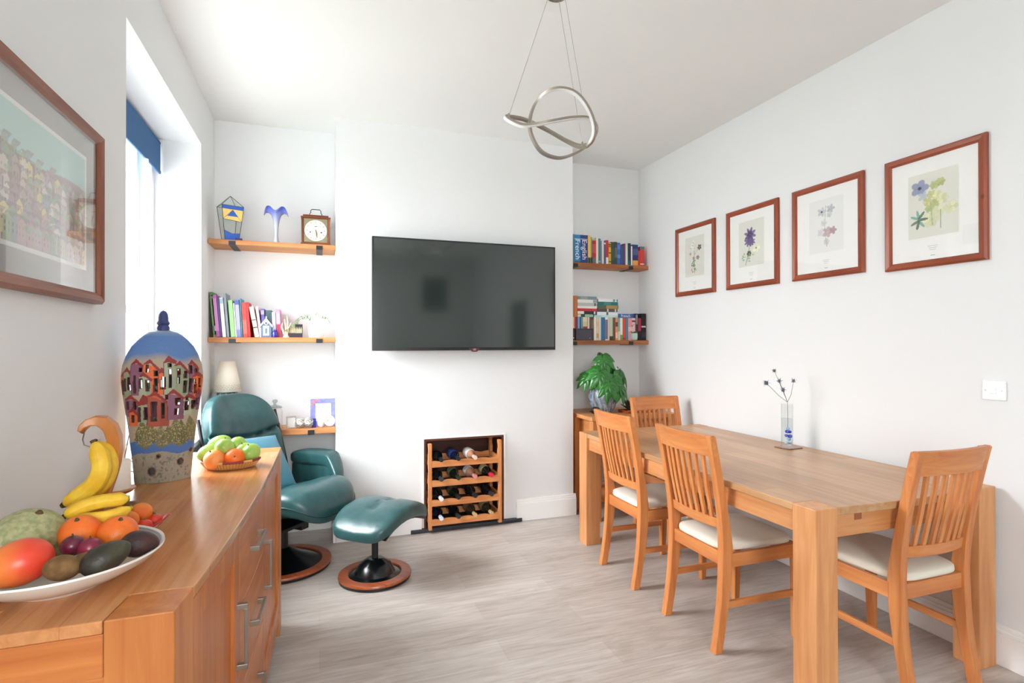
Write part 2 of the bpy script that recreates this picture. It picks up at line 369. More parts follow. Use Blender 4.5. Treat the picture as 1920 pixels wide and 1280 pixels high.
# door in the right wall, nearer than the picture's edge
t = bpy.data.objects.new('door_1', None); COL.objects.link(t); t['kind'] = 'structure'; t.location = (XR+.05, (DY0+DY1)/2, 0)
dm = mat('grey_green_door', '5d6a66', .5); b = B(); hw = (DY1-DY0)/2
b.box((-.02, -hw+.03, .01), (.02, hw-.03, DZ-.03))
for ya, yb in ((-hw+.12, -.03), (.03, hw-.12)):
    for za, zb in ((.2, .9), (1.05, 1.85)): b.box((-.026, ya, za), (-.019, yb, zb))
b.build('door_leaf', dm, t, bevel=.004)
B().box((-.05, -hw, 0), (.06, -hw+.03, DZ)).box((-.05, hw-.03, 0), (.06, hw, DZ)).box((-.05, -hw+.03, DZ-.03), (.06, hw-.03, DZ)).build('door_frame', GLOSSW, t)
B().tube([(-.02, -hw+.09, 1.0), (-.06, -hw+.09, 1.0), (-.065, -hw+.10, 1.0), (-.065, -hw+.2, 1.0)], .009).build('door_handle', METAL, t, smooth=40)

# greenery outside the window
struct('ground_outside', B().box((-14, -12, -.62), (14, 14, -.6)), mat('added_ground', 'a2a39c', .9))  # unseen ground, added to block light from below the horizon
b = B(); rr = random.Random(3)
for k in range(260):
    c = Vector((-2.7+rr.uniform(-.35, .35), 4.9+rr.uniform(-1.3, 1.3), rr.uniform(-.2, .95))); s = rr.uniform(.05, .11)
    a = Vector((rr.uniform(-1, 1), rr.uniform(-1, 1), rr.uniform(-.3, 1))).normalized(); q = a.orthogonal().normalized()
    b.face([c, c+a*s+q*s*.4, c+a*s*2, c+a*s-q*s*.4])
single(b, 'garden_hedge', mat('leaf_pale', '8fae78', .6), 'pale green hedge outside the sash window', 'hedge', (-2.7, 4.9, -.3))

# roller blind
bl = thing('roller_blind', 'dark blue fabric roller blind at the top of the sash window', 'blind', (XL-.215, (WY0+WY1)/2, WZ1-.03))
hw = (WY1-WY0)/2-.018; FAB = mat('blue_blind_fabric', '2f6191', .8, bump=.1, bscale=400)
b = B(); n = 24
prof = [(0, 0)]+[(.006*math.sin(k), -.175*k/8) for k in range(1, 9)]
b.box((-.0015, -hw, -.168), (.0015, hw, 0)); b.box((-.005, -hw, -.185), (.005, hw, -.166)); b.build('blind_fabric', FAB, bl, bevel=.002)
B().tube([(-.012, -hw, -.0), (-.012, hw, -.0)], .016, 14).build('blind_roller', FAB, bl, smooth=40)
B().box((-.02, hw-.002, -.02), (.014, hw+.014, .026)).box((-.02, -hw-.014, -.02), (.014, -hw+.002, .026)).build('blind_bracket', GLOSSW, bl)
b = B().tube([(.018, hw-.05, -.01), (.02, hw-.055, -.5), (.02, hw-.05, -.98)], .0015, 5); b.lathe([(0.001, 0), (.007, .006), (.006, .03), (.001, .036)], (.02, hw-.05, -1.015), 10)
b.build('pull_cord', WHITE, bl, smooth=40)
B().lathe([(.001, 0), (.009, .004), (.009, .02), (.001, .024)], (0.008, hw-.30, -.209), 12).build('blind_toggle', WHITE, bl, smooth=40)

# ================================================================ PICTURES
def frame_parts(t, w, h, fw, fd, fmx, fmz, axis, mitre=True):
    """frame in local YZ plane, facing local +X ; origin at lower centre"""
    def side(p0, p1, nin, m):
        p0, p1, nin = Vector(p0), Vector(p1), Vector(nin); d = (p1-p0).normalized()
        prof = [(0, 0), (0, fd*.7), (fw*.25, fd), (fw*.7, fd*.85), (fw, fd*.55), (fw, 0)]
        q = B(); q.loft([[p0+nin*a+d*a+Vector((x, 0, 0)) for a, x in prof], [p1+nin*a-d*a+Vector((x, 0, 0)) for a, x in prof]])
        q.build('frame_rail', m, t)
    side((0, -w/2, 0), (0, w/2, 0), (0, 0, 1), fmx); side((0, -w/2, h), (0, w/2, h), (0, 0, -1), fmx)
    side((0, -w/2, 0), (0, -w/2, h), (0, 1, 0), fmz); side((0, w/2, 0), (0, w/2, h), (0, -1, 0), fmz)
PAINT = colmat('printed_paper', .8)
MATW = mat('white_mount_board', 'eeefec', .8)
REDW = lambda ax: wood('red_brown_pine', '82381f', 'a65434', ax, .35, knots=5)
def botanical(t, w, h, fw, art):
    B().box((.002, -w/2+fw*.6, fw*.6), (.008, w/2-fw*.6, h-fw*.6)).build('mount_board', MATW, t)
    aw, ah, az = .222, .305, .142
    cv = Canvas(100, 146, lin('dcddd3')); art(cv)
    cv.mesh('print', lambda u, v: (.0092, -aw/2+u*aw, az+ah-v*ah), PAINT, t)
    q = B()
    for k in range(3): q.box((.0085, -.022+.004*k, az-.045-.009*k), (.009, .022-.004*k, az-.0435-.009*k))
    q.box((.0085, -.010, .052), (.009, .010, .055))
    q.build('caption_lines', mat('grey_print_ink', 'a5a6a2', .8), t)
    B().box((.0125, -w/2+fw*.8, fw*.8), (.0140, w/2-fw*.8, h-fw*.8)).build('picture_glass', GLASS, t)
def petals(cv, x, y, r, n, col, a=.9, in_=.35, core=None, ph=0):
    for k in range(n):
        an = ph+2*math.pi*k/n; jt = random.uniform(.85, 1.12); cl = tuple(min(1, q*jt) for q in col); dk = tuple(q*.72 for q in col); cv.ell(x+math.cos(an)*r*.55, y+math.sin(an)*r*.55, r*.5, r*in_, dk, a*.5, an); cv.ell(x+math.cos(an)*r*.55, y+math.sin(an)*r*.55, r*.44, r*in_*.82, cl, a, an); cv.line([(x, y), (x+math.cos(an)*r*.9, y+math.sin(an)*r*.9)], .35, dk, .35)
    if core: cv.ell(x, y, r*.2, r*.2, core, 1)
G1, G2, G3 = lin('6f8a62'), lin('9fb08c'), lin('4e6b54')
def art1(c):
    c.line([(50, 40), (48, 80), (50, 135)], 1, G1); c.line([(48, 70), (72, 46)], .8, G2); c.line([(49, 80), (72, 78)], .8, G2)
    for x, y, r in ((42, 22, 9), (30, 42, 10), (48, 44, 9), (38, 32, 8)): petals(c, x, y, r, 5, lin('efeee2'), 1, .4, lin('8d7a4e'))
    petals(c, 76, 44, 11, 5, lin('4b3a5c'), .9, .35, lin('c9b26a'), .5); petals(c, 28, 62, 6, 5, lin('c9a0a8'))
    petals(c, 68, 80, 9, 5, lin('8b7686'), .8); petals(c, 45, 80, 7, 5, lin('b08a8a'))
    for k in range(26): c.ell(48+random.uniform(-13, 13), 108+random.uniform(-20, 22), 4, 2.4, random.choice((G1, G3, G2)), .8, random.uniform(0, 3))
def art2(c):
    c.line([(48, 60), (40, 100), (28, 140)], 1, G1)
    for x, y, r in ((46, 46, 24), (40, 66, 18), (52, 70, 15)): petals(c, x, y, r, 8, lin('6a5490'), .85, .22, None, .3)
    petals(c, 46, 46, 14, 6, lin('4d3a70'), .8, .25)
    petals(c, 70, 92, 16, 5, lin('e9ead6'), 1, .45, lin('93923c')); petals(c, 42, 106, 10, 6, lin('3d5a52'), .9, .4, lin('b4b060'))
    petals(c, 58, 112, 9, 5, lin('e2e4cc'), 1, .4, lin('8c8c40'))
    for k in range(14): c.ell(28+random.uniform(-14, 16), 104+random.uniform(-8, 26), 5, 1.8, random.choice((G2, lin('7fa08c'))), .8, random.uniform(0, 3))
def art3(c):
    for i in range(len(c.c)): c.c[i] = lin('e6e7e4')
    c.line([(50, 20), (46, 70), (52, 130)], .8, G2)
    petals(c, 38, 34, 13, 5, lin('c6ccd2'), .8, .35, lin('4a5358')); petals(c, 64, 30, 12, 5, lin('b5bdc6'), .7, .35)
    for x, y, r, q in ((44, 66, 9, 'cfd3cc'), (54, 92, 15, 'c3a9ac'), (70, 90, 11, 'b29499'), (36, 90, 11, 'd9d6da'), (52, 118, 9, 'd4cfcc'), (60, 46, 8, 'c5cbc6')): petals(c, x, y, r, 5, lin(q), .75, .4)
def art4(c):
    petals(c, 24, 32, 19, 5, lin('8b94b8'), .85, .42, lin('3c3f5a')); petals(c, 32, 52, 12, 5, lin('b9c2cc'), .7)
    for x, y in ((54, 32), (66, 28), (48, 52), (60, 56), (56, 72), (44, 82), (40, 66)): petals(c, x, y, 10, 6, lin(random.choice(('cdd08e', 'b9c47e', 'dfe0a8'))), .8, .4)
    for x, y, r in ((46, 108, 17), (62, 92, 13), (70, 66, 12), (86, 88, 14)): petals(c, x, y, r, 6, lin(random.choice(('dde0b8', 'cfd8b4', 'c2ccc0'))), .8, .4)
    c.line([(46, 70), (50, 120)], .8, G2); c.line([(66, 90), (66, 130)], .8, G2)
    for an in range(7): c.ell(22+8*math.cos(an*.9), 104+12*math.sin(an*.9), 11, 3, random.choice((G3, lin('3d4f4a'), lin('6fae9a'))), .85, an*.9)
prints = [(3.712, .462, 'farthest of the four, showing small white and purple flowers', art1), (3.13, .462, 'second from the far corner, with a star-shaped violet flower', art2),
          (2.56, .462, 'third from the far corner, with faint pinkish blossoms', art3), (1.982, .45, 'nearest of the four, blue flower over yellow-green blooms', art4)]
for (y1, wd, lb, art) in prints:
    zb, ht = (1.735, .54) if y1 > 2.2 else (1.72, .55)
    t = thing('botanical_picture', 'framed botanical print, '+lb, 'picture', (XR-.002, y1-wd/2, zb), math.pi, 'framed botanical prints on the right wall')
    frame_parts(t, wd, ht, .034, .022, REDW('Y'), REDW('Z'), 'Y'); botanical(t, wd, ht, .034, art)
# large townscape picture on the left wall
t = thing('townscape_picture', 'large brown framed townscape print in a grey mount on the left wall', 'picture', (XL+.002, 1.74, 1.49))
w_, h_ = .76, .545; BRW = lambda ax: wood('brown_moulding', '74402a', '9c6248', ax, .4)
frame_parts(t, w_, h_, .035, .03, BRW('Y'), BRW('Z'), 'Y')
B().box((.002, -w_/2+.02, .02), (.008, w_/2-.02, h_-.02)).build('mount_board', mat('grey_mount_board', 'b2b0ae', .8), t)
B().box((.0082, -.285, .098), (.0092, .285, h_-.098)).build('inner_mount', mat('pale_mount_board', 'e6e7e4', .8), t)
cv = Canvas(170, 104, lin('bcd8d4')); rr = random.Random(11)
for i in range(170):
    for j in range(104):
        if j > 22+8*math.sin(i*.03)-.06*i+i*.16: cv.px(i, j, lin('b3a3a2') if (i*7+j*3) % 11 < 6 else lin('a99a9c'))
hc = ['cdb6b4', 'bfaaac', 'd9ccc0', 'e6d9a4', 'b4c8b0', 'c9bbbe', 'c2b7aa', 'dcd3cc', 'b0b6ba', 'e3ded4', 'a9b9a5', 'c9b4b4']  # house colours lightened to imitate a reflection washing out the print
for row in range(8):
    for q in range(15):
        x = q*12+rr.uniform(-4, 4); y = 28+row*8.5+.08*x+rr.uniform(-3, 3); wd = rr.uniform(6, 12); ht = rr.uniform(10, 15)
        if row > 5: wd = 12; ht = 20; y = 78+(row-6)*7+.04*x
        c = lin(rr.choice(hc)); cv.poly([(x, y), (x+wd/2, y-4), (x+wd, y), (x+wd, y+ht), (x, y+ht)], c, .85)
        cv.poly([(x-1, y), (x+wd/2, y-5), (x+wd+6, y-5), (x+wd+1, y), (x+wd/2, y-3.5)], lin(rr.choice(('a59698', 'b09c98', '9a9498'))), .6)
        for k in range(2):
            for j in range(2): cv.rect(x+2+k*wd*.45, y+3+j*5, x+3.4+k*wd*.45, y+5.5+j*5, lin('8b8684'), .7)
    for k in range(5): cv.ell(rr.uniform(0, 170), 34+row*8, rr.uniform(3, 7), rr.uniform(2, 3.4), lin(rr.choice(('a9c4a0', '9ab098', 'b6c4a8'))), .6)
cv.mesh('print', lambda u, v: (.0098, -.272+u*.544, h_-.11-v*(h_-.22)), PAINT, t)
B().box((.016, -w_/2+.028, .028), (.0175, w_/2-.028, h_-.028)).build('picture_glass', GLASS, t)
# picture on the wall behind the camera (seen in the television)
t = thing('dark_picture', 'small dark framed picture on the wall behind the camera', 'picture', (1.95, YF+.002, 1.95), R(90))
frame_parts(t, .44, .6, .04, .02, mat('black_frame', '18191b', .4), mat('black_frame', '18191b', .4), 'Y')
B().box((.002, -.19, .03), (.01, .19, .57)).build('print', mat('dark_print', '2e3338', .5), t)

# ================================================================ TELEVISION
t = thing('television', 'large black flat screen television mounted on the chimney breast', 'television', (1.027, 3.90, 1.313))
w_, h_ = 1.372, .79
B().box((-w_/2, -.050, 0), (w_/2, -.012, h_)).build('casing', mat('tv_casing', '15161b', .3), t, bevel=.003)
B().box((-w_/2+.012, -.0535, .022), (w_/2-.012, -.0500, h_-.012)).build('screen', mat('tv_screen', '222a28', .09, spec=.9, ior=1.6), t)
b = B().box((-.25, -.012, .2), (.25, .015, .6)).box((-.1, .01, .3), (.1, .044, .5)); b.build('wall_bracket', BLACK, t)
b = B(); b.prism([(-.042, .016), (.042, .016), (.03, .0), (.016, -.011), (-.016, -.011), (-.03, .0)], lambda a, c, q: (a+.04, q, c), -.0565, -.0505)
b.text('LG', .016, Matrix.Translation((.04, -.0568, .006)) @ Matrix.Rotation(R(90), 4, 'X'), 1)
b.build('logo_badge', [mat('tv_badge_red', '5d2a30', .3), mat('badge_letters', 'e8e2e4', .4)], t)

# ================================================================ LIGHT SWITCH
t = thing('light_switch', 'white plastic light switch on the right wall near the table end', 'light switch', (XR-.001, 1.515, 1.157))
B().box((-.010, -.043, -.041), (0, .043, .041)).build('plate', mat('white_plastic', 'f2f3f4', .25), t, bevel=.003)
B().box((-.015, -.010, -.013), (-.009, .010, .013)).build('rocker', mat('white_plastic', 'f2f3f4', .25), t, bevel=.002)
b = B()
for s_ in (-1, 1): b.tube([(-.0095, s_*.030, 0), (-.0115, s_*.030, 0)], .003, 10)
b.build('screw', METAL, t)

# ================================================================ PENDANT LAMP
PY = 2.25; PCY = 2.225
def pp(u, v, d=0): return py(u, v, PY+d)
cz = Vector((1.0, PCY, ZC))
t = thing('pendant_light', 'looped metal ribbon pendant light hanging on wires from the ceiling', 'lamp', tuple(cz))
B().lathe([(.001, -.014), (.046, -.014), (.05, -.010), (.05, -.0005), (.001, -.0005)], (0, 0, 0), 40).build('canopy', mat('satin_nickel', 'a79f93', .35, .9), t, smooth=35)
pts = [(948, 220, .02), (975, 234, -.06), (1003, 233, -.10), (1035, 227, -.12), (1072, 221, -.10), (1103, 222, -.02), (1117, 238, .08), (1112, 259, .14), (1095, 278, .15), (1070, 291, .12), (1045, 296, .08), (1016, 285, .05), (998, 258, .03), (993, 230, .02), (1001, 199, .02), (1020, 175, .0), (1046, 166, -.03), (1076, 173, -.08), (1099, 197, -.12), (1113, 230, -.13), (1113, 255, -.10), (1103, 271, -.05), (1085, 274, .02), (1060, 263, .08), (1030, 246, .10), (1002, 232, .09), (975, 222, .08)]
P = [pp(*q)-cz for q in pts]; K = len(P); fine = []
for i in range(K):
    a, b_, c, d = P[i-1], P[i], P[(i+1) % K], P[(i+2) % K]
    for s_ in range(8):
        q = s_/8; fine.append(.5*((2*b_)+(c-a)*q+(2*a-5*b_+4*c-d)*q*q+(3*b_-a-3*c+d)*q**3))
def ribbon(off, wd, th, mt, nm):
    b = B(); rings = []; n = len(fine)
    ctr = sum(fine, Vector())/n
    for i, p in enumerate(fine):
        tg = (fine[(i+1) % n]-fine[i-1]).normalized()
        out = Vector((0, 1, 0)); out = (out-tg*out.dot(tg)).normalized(); sd = tg.cross(out)
        c = p+sd*off
        rings.append([c+out*x*wd/2+sd*y*th/2 for x, y in ((-1, -1), (1, -1), (1, 1), (-1, 1))])
    b.loft(rings, 0, True); return b.build(nm, mt, t, smooth=50)
ribbon(0, .022, .010, mat('satin_nickel', 'a79f93', .35, .9), 'metal_ribbon')
ribbon(-.0062, .017, .003, mat('led_diffuser', 'e6e6e6', .4), 'light_strip')
for (u, v, d, cu) in ((954, 218, .02, -.045), (1092, 186, -.10, .035), (1092, 271, -.01, .03)):
    e_ = pp(u, v, d)-cz
    B().tube([(cu*.8, 0 if u < 1000 else (-.02 if v < 200 else .03), -.012), e_], .0011, 6).build('suspension_wire', METAL, t)
    B().lathe([(.001, 0), (.006, 0), (.006, .014), (.003, .022), (.001, .022)], tuple(e_-Vector((0, 0, .008))), 12).build('wire_clip', METAL, t, smooth=40)
# ================================================================ WALL SHELVES
def shelf(x0, x1, yf, z0, z1, brackets, label, wm=pine):
    t = thing('wall_shelf', label, 'shelf', ((x0+x1)/2, YA, z0), 0, 'reclaimed timber shelves in the alcoves')
    o = Vector(t.location)
    b = B().box(Vector((x0, yf, z0))-o, Vector((x1, YA-.001, z1))-o); b.build('board', wm('X'), t, bevel=.004)
    for bx in brackets:
        q = B(); w2 = .021; th = .004
        q.box((bx-o.x-w2, yf-YA-th, -th), (bx-o.x+w2, yf-YA-.0002, (z1-z0)*.72)); q.box((bx-o.x-w2, yf-YA, -th), (bx-o.x+w2, -.003, -.0003))
        q.build('bracket', IRON, t)
    return t
LS, RS = 4.02, 4.115
shelf(XL+.002, XB1-.002, LS, 2.020, 2.052, (-.545, .0), 'waxed timber shelf, topmost of three in the left alcove, holding the clock')
shelf(XL+.002, XB1-.002, LS, 1.372, 1.406, (-.545, .0), 'timber shelf of leaning books, middle of three in the left alcove')
shelf(XL+.002, XB1-.002, LS, .738, .778, (-.545, -.055), 'timber shelf behind the green armchair, lowest in the left alcove')
shelf(XB2+.002, XR-.002, RS, 2.005, 2.04, (2.015, 2.545), 'dark waxed timber shelf, upper one in the right alcove, with dictionaries', lambda a: wood('dark_waxed_pine', '8f4d24', 'c07c45', a, .5, knots=7))
shelf(XB2+.002, XR-.002, RS, 1.352, 1.388, (2.005, 2.545), 'dark waxed timber shelf, lower one in the right alcove, with stacked books', lambda a: wood('dark_waxed_pine', '8f4d24', 'c07c45', a, .5, knots=7))

# ================================================================ BOOKS
_bk = {}
def cloth(c): return mat('cover_'+c, c, .5)
def book(x, w, h, z, yf, c, label, lean=0, deco=(), depth=.13, text=None, tw=None, group='', pages=True):
    """upright book, spine towards -Y; x = left foot of spine"""
    b = B(); mats = [cloth(c), PAGES]
    b.box((0, 0, 0), (w, .004, h)); b.box((0, .004, 0), (.0025, depth, h)); b.box((w-.0025, .004, 0), (w, depth, h)); b.box((.0025, .004, .004), (w-.0025, depth-.004, h-.004), 1)
    for (z0, z1, cc) in deco:
        mats.append(cloth(cc)); b.box((.0006, -.0007, z0*h), (w-.0006, .0003, z1*h), len(mats)-1)
    if text:
        mats.append(cloth('f2f4f4')); M = Matrix.Translation((w/2, -.0012, h*tw[1])) @ Matrix.Rotation(R(90), 4, 'X') @ Matrix.Rotation(R(-90), 4, 'Z')
        b.text(text, tw[0], M, len(mats)-1)
    o = b.build('book', mats, loc=(x, yf, z)); 
    if lean: o.rotation_euler = (0, -lean, 0)
    return tag(o, label, 'book', group)
GA, GB, GC, GD = 'books on the upper shelf of the right alcove', 'upright books on the lower shelf of the right alcove', 'leaning books on the middle shelf of the left alcove', 'books stacked flat over the lower shelf of the right alcove'
# upper right shelf : crop pixels -> image pixels
A = [(160, 204, 225, '5b7f8c', 'slim grey-blue book against the chimney breast', ()), (205, 342, 238, '2b7fb8', 'thick sky blue dictionary titled French', 'French'), (345, 505, 246, '2b3f86', 'thick navy dictionary titled English', 'English'),
 (508, 572, 255, 'e8c35a', 'yellow book with a dark green foot', ((0, .2, '1f3d2a'),)), (574, 603, 290, '7fa37a', 'thin sage green book beside the yellow one', ((0, .22, '1c3526'),)), (605, 690, 372, 'b5232c', 'red book with a grey foot', ((0, .25, '6e6a75'), (.45, .85, 'c94a4e'))),
 (693, 742, 300, 'e9e2cf', 'cream book next to the red one with a grey foot', ()), (745, 794, 325, '3f7f8a', 'teal book with a pale band', ((.05, .12, 'a7b3b8'),)), (797, 828, 372, '9c8fa0', 'thin mauve book right of the teal one', ()), (830, 864, 362, 'f0ece2', 'thin white book between mauve and purple spines', ()),
 (867, 910, 376, '5b5f86', 'slate purple book with a white spot', ((.85, .92, 'e7e7ee'),)), (912, 970, 362, 'c1272f', 'red book with a white foot', ((0, .28, 'ece6dc'),)), (974, 1030, 420, 'd9ab2b', 'mustard yellow book with black marks', ((.8, .84, '2a2418'), (.5, .55, '2a2418'), (.1, .14, '2a2418'), (.88, .93, '2a2418'))),
 (1032, 1105, 402, '2f4a38', 'dark green hardback', ((.2, .7, '3c5642'),)), (1107, 1165, 400, '3d3f48', 'charcoal hardback right of the dark green one', ((.3, .75, '6b6a62'),)), (1167, 1238, 418, '3f63b4', 'royal blue book', ((.3, .45, '6e8bd0'), (.7, .9, '5f7dc8'))),
 (1240, 1312, 484, '2d4f86', 'short dark blue book beside the royal blue one', ()), (1314, 1352, 440, '8c2f3e', 'thin maroon book', ()), (1355, 1405, 432, 'c4e6dc', 'pale mint book', ()), (1408, 1474, 430, '33304c', 'dark purple-black book with a teal foot', ((0, .2, '275a5c'),)), (1478, 1508, 495, 'efe6e2', 'thin white book right of the purple-black one', ()),
 (1512, 1636, 462, '27386e', 'wide navy book with an orange picture at its foot', ((0, .24, 'e2a04a'), (.5, .8, '4a5c92'))), (1638, 1680, 598, 'cf3a30', 'shortest bright red book', ()), (1682, 1778, 505, 'd23c36', 'bright red book with a teal top', ((.84, 1, '3f7676'), (.06, .12, 'f0ded6')))]
for a0, a1, top, c, lb, deco in A:
    yf = RS+.012; p0 = py(1060+a0/12, 470, yf).x; p1 = py(1060+a1/12, 470, yf).x; zt = py(1060+(a0+a1)/24, 420+top/12, yf).z; tx = None; dc = deco
    p0 = max(p0, XB2+.002)
    if isinstance(deco, str): tx = deco; dc = ((.84, .86, 'dfe9f0'), (.0, .03, '23335f'))
    book(p0+.0006, p1-p0-.0012, zt-2.0402, 2.0402, yf, c, lb+', upper shelf of right alcove', 0, dc, .125, tx, (.062, .47) if tx else None, GA)
# lower right shelf, upright
Bk = [(146, 183, 575, 'e6b48c', 'pale orange book next to the chimney breast', ()), (185, 213, 570, 'b5362f', 'thin red book left of the purple one', ()), (215, 246, 575, '6d3560', 'thin purple book', ()), (248, 289, 575, '7ba3cc', 'light blue book', ()), (290, 311, 575, '274a72', 'very thin dark blue book', ()), (312, 347, 575, '5ba0ac', 'teal book with an orange foot', ((0, .45, 'dc8a5c'),)),
 (349, 440, 575, 'e9dcc0', 'cream book with a red picture', ((0, .6, 'a8483c'), (.62, .8, 'd9c79a'))), (445, 484, 575, 'd8cdb8', 'beige book behind the dark box', ()), (486, 520, 575, '6b5440', 'thin brown book', ()), (522, 566, 575, '4e3d35', 'dark brown book with pale letters', ((.5, .9, '7d6a5c'),)), (570, 622, 575, 'ece3cd', 'cream paperback, widest right of the dark box', ()), (624, 668, 575, 'e3cfae', 'cream paperback with a pink patch', ((.6, .8, 'e7b9a0'), (.1, .3, 'c79a6a'))),
 (670, 714, 580, 'd9dccf', 'pale grey paperback left of the deep blue one', ()), (716, 786, 575, '23699a', 'deep blue book', ()), (795, 850, 585, 'efeef2', 'white book with a purple title panel', ((.05, .9, '6c6d92'),)), (852, 880, 580, 'ecc6aa', 'thin peach book', ()), (882, 950, 580, 'b9d2b4', 'pale green book with a dark green foot', ((0, .18, '27402f'),)), (953, 1000, 580, '7d3a2c', 'red-brown book', ()),
 (1002, 1052, 585, 'd6966a', 'orange floral book', ((.1, .35, 'f0cda4'), (.6, .8, '5f4634'))), (1056, 1094, 590, '8db5ae', 'grey-teal book with a cream foot', ((0, .4, 'e3d9b8'),)), (1096, 1146, 600, 'efede4', 'white book with a leaf green foot', ((0, .25, '7f9650'),)), (1148, 1202, 610, 'd5482f', 'orange-red book', ((.05, .1, '8d2c20'),)), (1205, 1256, 600, '4f8a9c', 'teal blue book behind the cactus', ()), (1258, 1330, 598, 'e29aa4', 'rose pink book', ((.4, .6, 'efc5c6'),)), (1332, 1400, 598, 'f0c0bf', 'pale pink book with a dark spot', ((.82, .9, '5c3f44'),)),
 (1404, 1450, 508, '3b3a3e', 'charcoal book with white letters', ((.6, .95, '8c8a8c'),)), (1455, 1516, 600, 'b02c40', 'crimson and black book', ((0, .42, '241f24'),)), (1520, 1612, 508, '1d1b1f', 'tall black book at the right end', ((.48, .54, 'd8d2cc'), (.1, .3, '3b3338')))]
for a0, a1, top, c, lb, deco in Bk:
    yf = RS+.03; k = 10.67; p0 = py(1060+a0/k, 600, yf).x; p1 = py(1060+a1/k, 600, yf).x; zt = py(1060+(a0+a1)/2/k, 540+top/k, yf).z
    p0 = max(p0, XB2+.002)
    if a1 <= 1052: zt = py(1100, 540+578/k, yf).z
    if 1052 < a0 < 1402: zt = py(1180, 540+598/k, yf).z
    book(p0+.0005, p1-p0-.001, zt-1.3882, 1.3882, yf, c, lb+', lower shelf of right alcove', 0, deco, .105, None, None, GB)
ZB1 = py(1100, 540+578/10.67, RS+.03).z; ZB2 = py(1180, 540+598/10.67, RS+.03).z
def flat(a0, a1, z0, z1, c, lb, deco=(), text=None, yo=0., grp=GD):
    yf = RS+.03+yo; k = 10.67; X0 = py(1060+max(a0, 245)/k, 600, yf).x; X1 = py(1060+a1/k, 600, yf).x; w = X1-X0; h = z1-z0-.0006
    b = B(); mats = [cloth(c), PAGES]; d = .115-yo
    b.box((0, 0, 0), (w, .003, h)); b.box((0, .003, 0), (w, d, .0022)); b.box((0, .003, h-.0022), (w, d, h)); b.box((.003, .003, .0022), (w-.003, d-.003, h-.0022), 1)
    for (u0, u1, cc) in deco: mats.append(cloth(cc)); b.box((u0*w, -.0007, .001), (u1*w, .0003, h-.001), len(mats)-1)
    if text: mats.append(cloth('f2f4f4')); b.text(text, .034, Matrix.Translation((w*.45, -.0012, h*.48)) @ Matrix.Rotation(R(90), 4, 'X'), len(mats)-1)
    return tag(b.build('book', mats, loc=(X0, yf, z0)), lb, 'book', grp)
def zrow(crop): return py(1100, 540+crop/10.67, RS+.03).z
z = ZB1+.0003
lev = [(520, '2f4c44', 'dark book with pale green and cream patches, lowest in the left flat stack', 215, 572, ((.0, .2, 'dfd8c4'), (.45, .95, '9cc4a4'))), (458, '35282a', 'dark brown book with white left end, second from bottom of left flat stack', 215, 628, ((0, .33, 'ece8e2'), (.85, .93, 'cfd6e0'))), (405, 'c2283c', 'bright red book lying in the left flat stack', 208, 640, ((0, 1, 'c8303f'),)),
 (355, 'eceae4', 'white book lying directly on the red one', 220, 640, ()), (292, 'b9beba', 'pale grey book with a dark spot, third from the top of the left flat stack', 232, 640, ((.86, .94, '4d5558'),)), (228, 'eeeeea', 'white book with a grey right end, second from the top of the left flat stack', 236, 652, ((.8, 1, '9aa8aa'),)), (165, '7d9298', 'grey-blue book on top of the left flat stack', 258, 655, ((.12, .5, '9aa89c'),))]
for top, c, lb, a0, a1, dc in lev:
    z1 = zrow(top); a1 = min(a1, 570) if top == 520 else min(a1, 633); flat(a0, a1, z, z1, c, lb, dc); z = z1
z = ZB1+.0003
lev = [(535, 'a4d8d4', 'mint green book, lowest in the right flat stack', 575, 1050, ((.3, .9, 'bfe4e0'),)), (468, 'e4eef4', 'white and pale blue book with a grey spot, second in the right flat stack', 636, 1050, ((.44, .54, '5f7480'),)), (402, '57514d', 'dark brown book with two pale spots in the right flat stack', 640, 1045, ((.48, .55, 'd9cda8'), (.86, .93, 'e3d8b0'))),
 (330, '4e6a58', 'green and tan book lying over the dark brown one', 656, 1062, ((.4, .95, 'b08d50'),)), (262, '23767a', 'deep teal book, second from the top of the right flat stack', 650, 1056, ((.3, .65, '3f8f92'),)), (205, 'ecf0ec', 'white book with teal marks on top of the right flat stack', 660, 1045, ((.76, .88, '66aaa8'), (.95, 1, '3f5a5c')))]
for i, (top, c, lb, a0, a1, dc) in enumerate(lev):
    z1 = zrow(top); flat(a0, a1, z, z1, c, lb, dc); z = z1
flat(1058, 1384, ZB2+.0003, zrow(500), '2f62a4', 'blue dictionary titled French lying flat over the pink books', ((.9, .99, '23406e'),), 'French')
o = B().box((0, 0, 0), (py(1082.5, 590, RS+.032).x-py(1070, 590, RS+.032).x, .10, .13)).build('wooden_box', wood('orange_board', 'a85c22', 'c9803f', 'Z', .5), loc=(py(1070, 590, RS+.032).x, RS+.032, ZB1+.0005)); o.scale = (1, 1, (zrow(160)-ZB1)/.13)
tag(o, 'orange-brown wooden box standing on the books beside the chimney breast', 'box')
p8 = py(1073.5, 636, RS+.004); p = py(1060+215/10.67, 636, RS+.004); q = py(1060+560/10.67, 636, RS+.004)
b = B().box((0, 0, 0), (q.x-p.x, .022, .098)); b.box((.008, -.0012, .008), (q.x-p.x-.008, .001, .09), 1); b.tube([((q.x-p.x)*.8, -.0005, .018), ((q.x-p.x)*.8, -.004, .018)], .004, 10, 2)
tag(b.build('clock_radio', [mat('dark_plum_plastic', '2c2833', .4), mat('smoked_front', '3d3a48', .25), METAL], loc=(p.x, RS+.004, 1.3883), bevel=.001), 'dark grey rectangular radio box in front of the books, right alcove', 'radio')
b = B().box((0, 0, 0), (.018, .022, .1)); b.tube([(.009, -.003, .02), (.009, .001, .02)], .004, 10, 1)
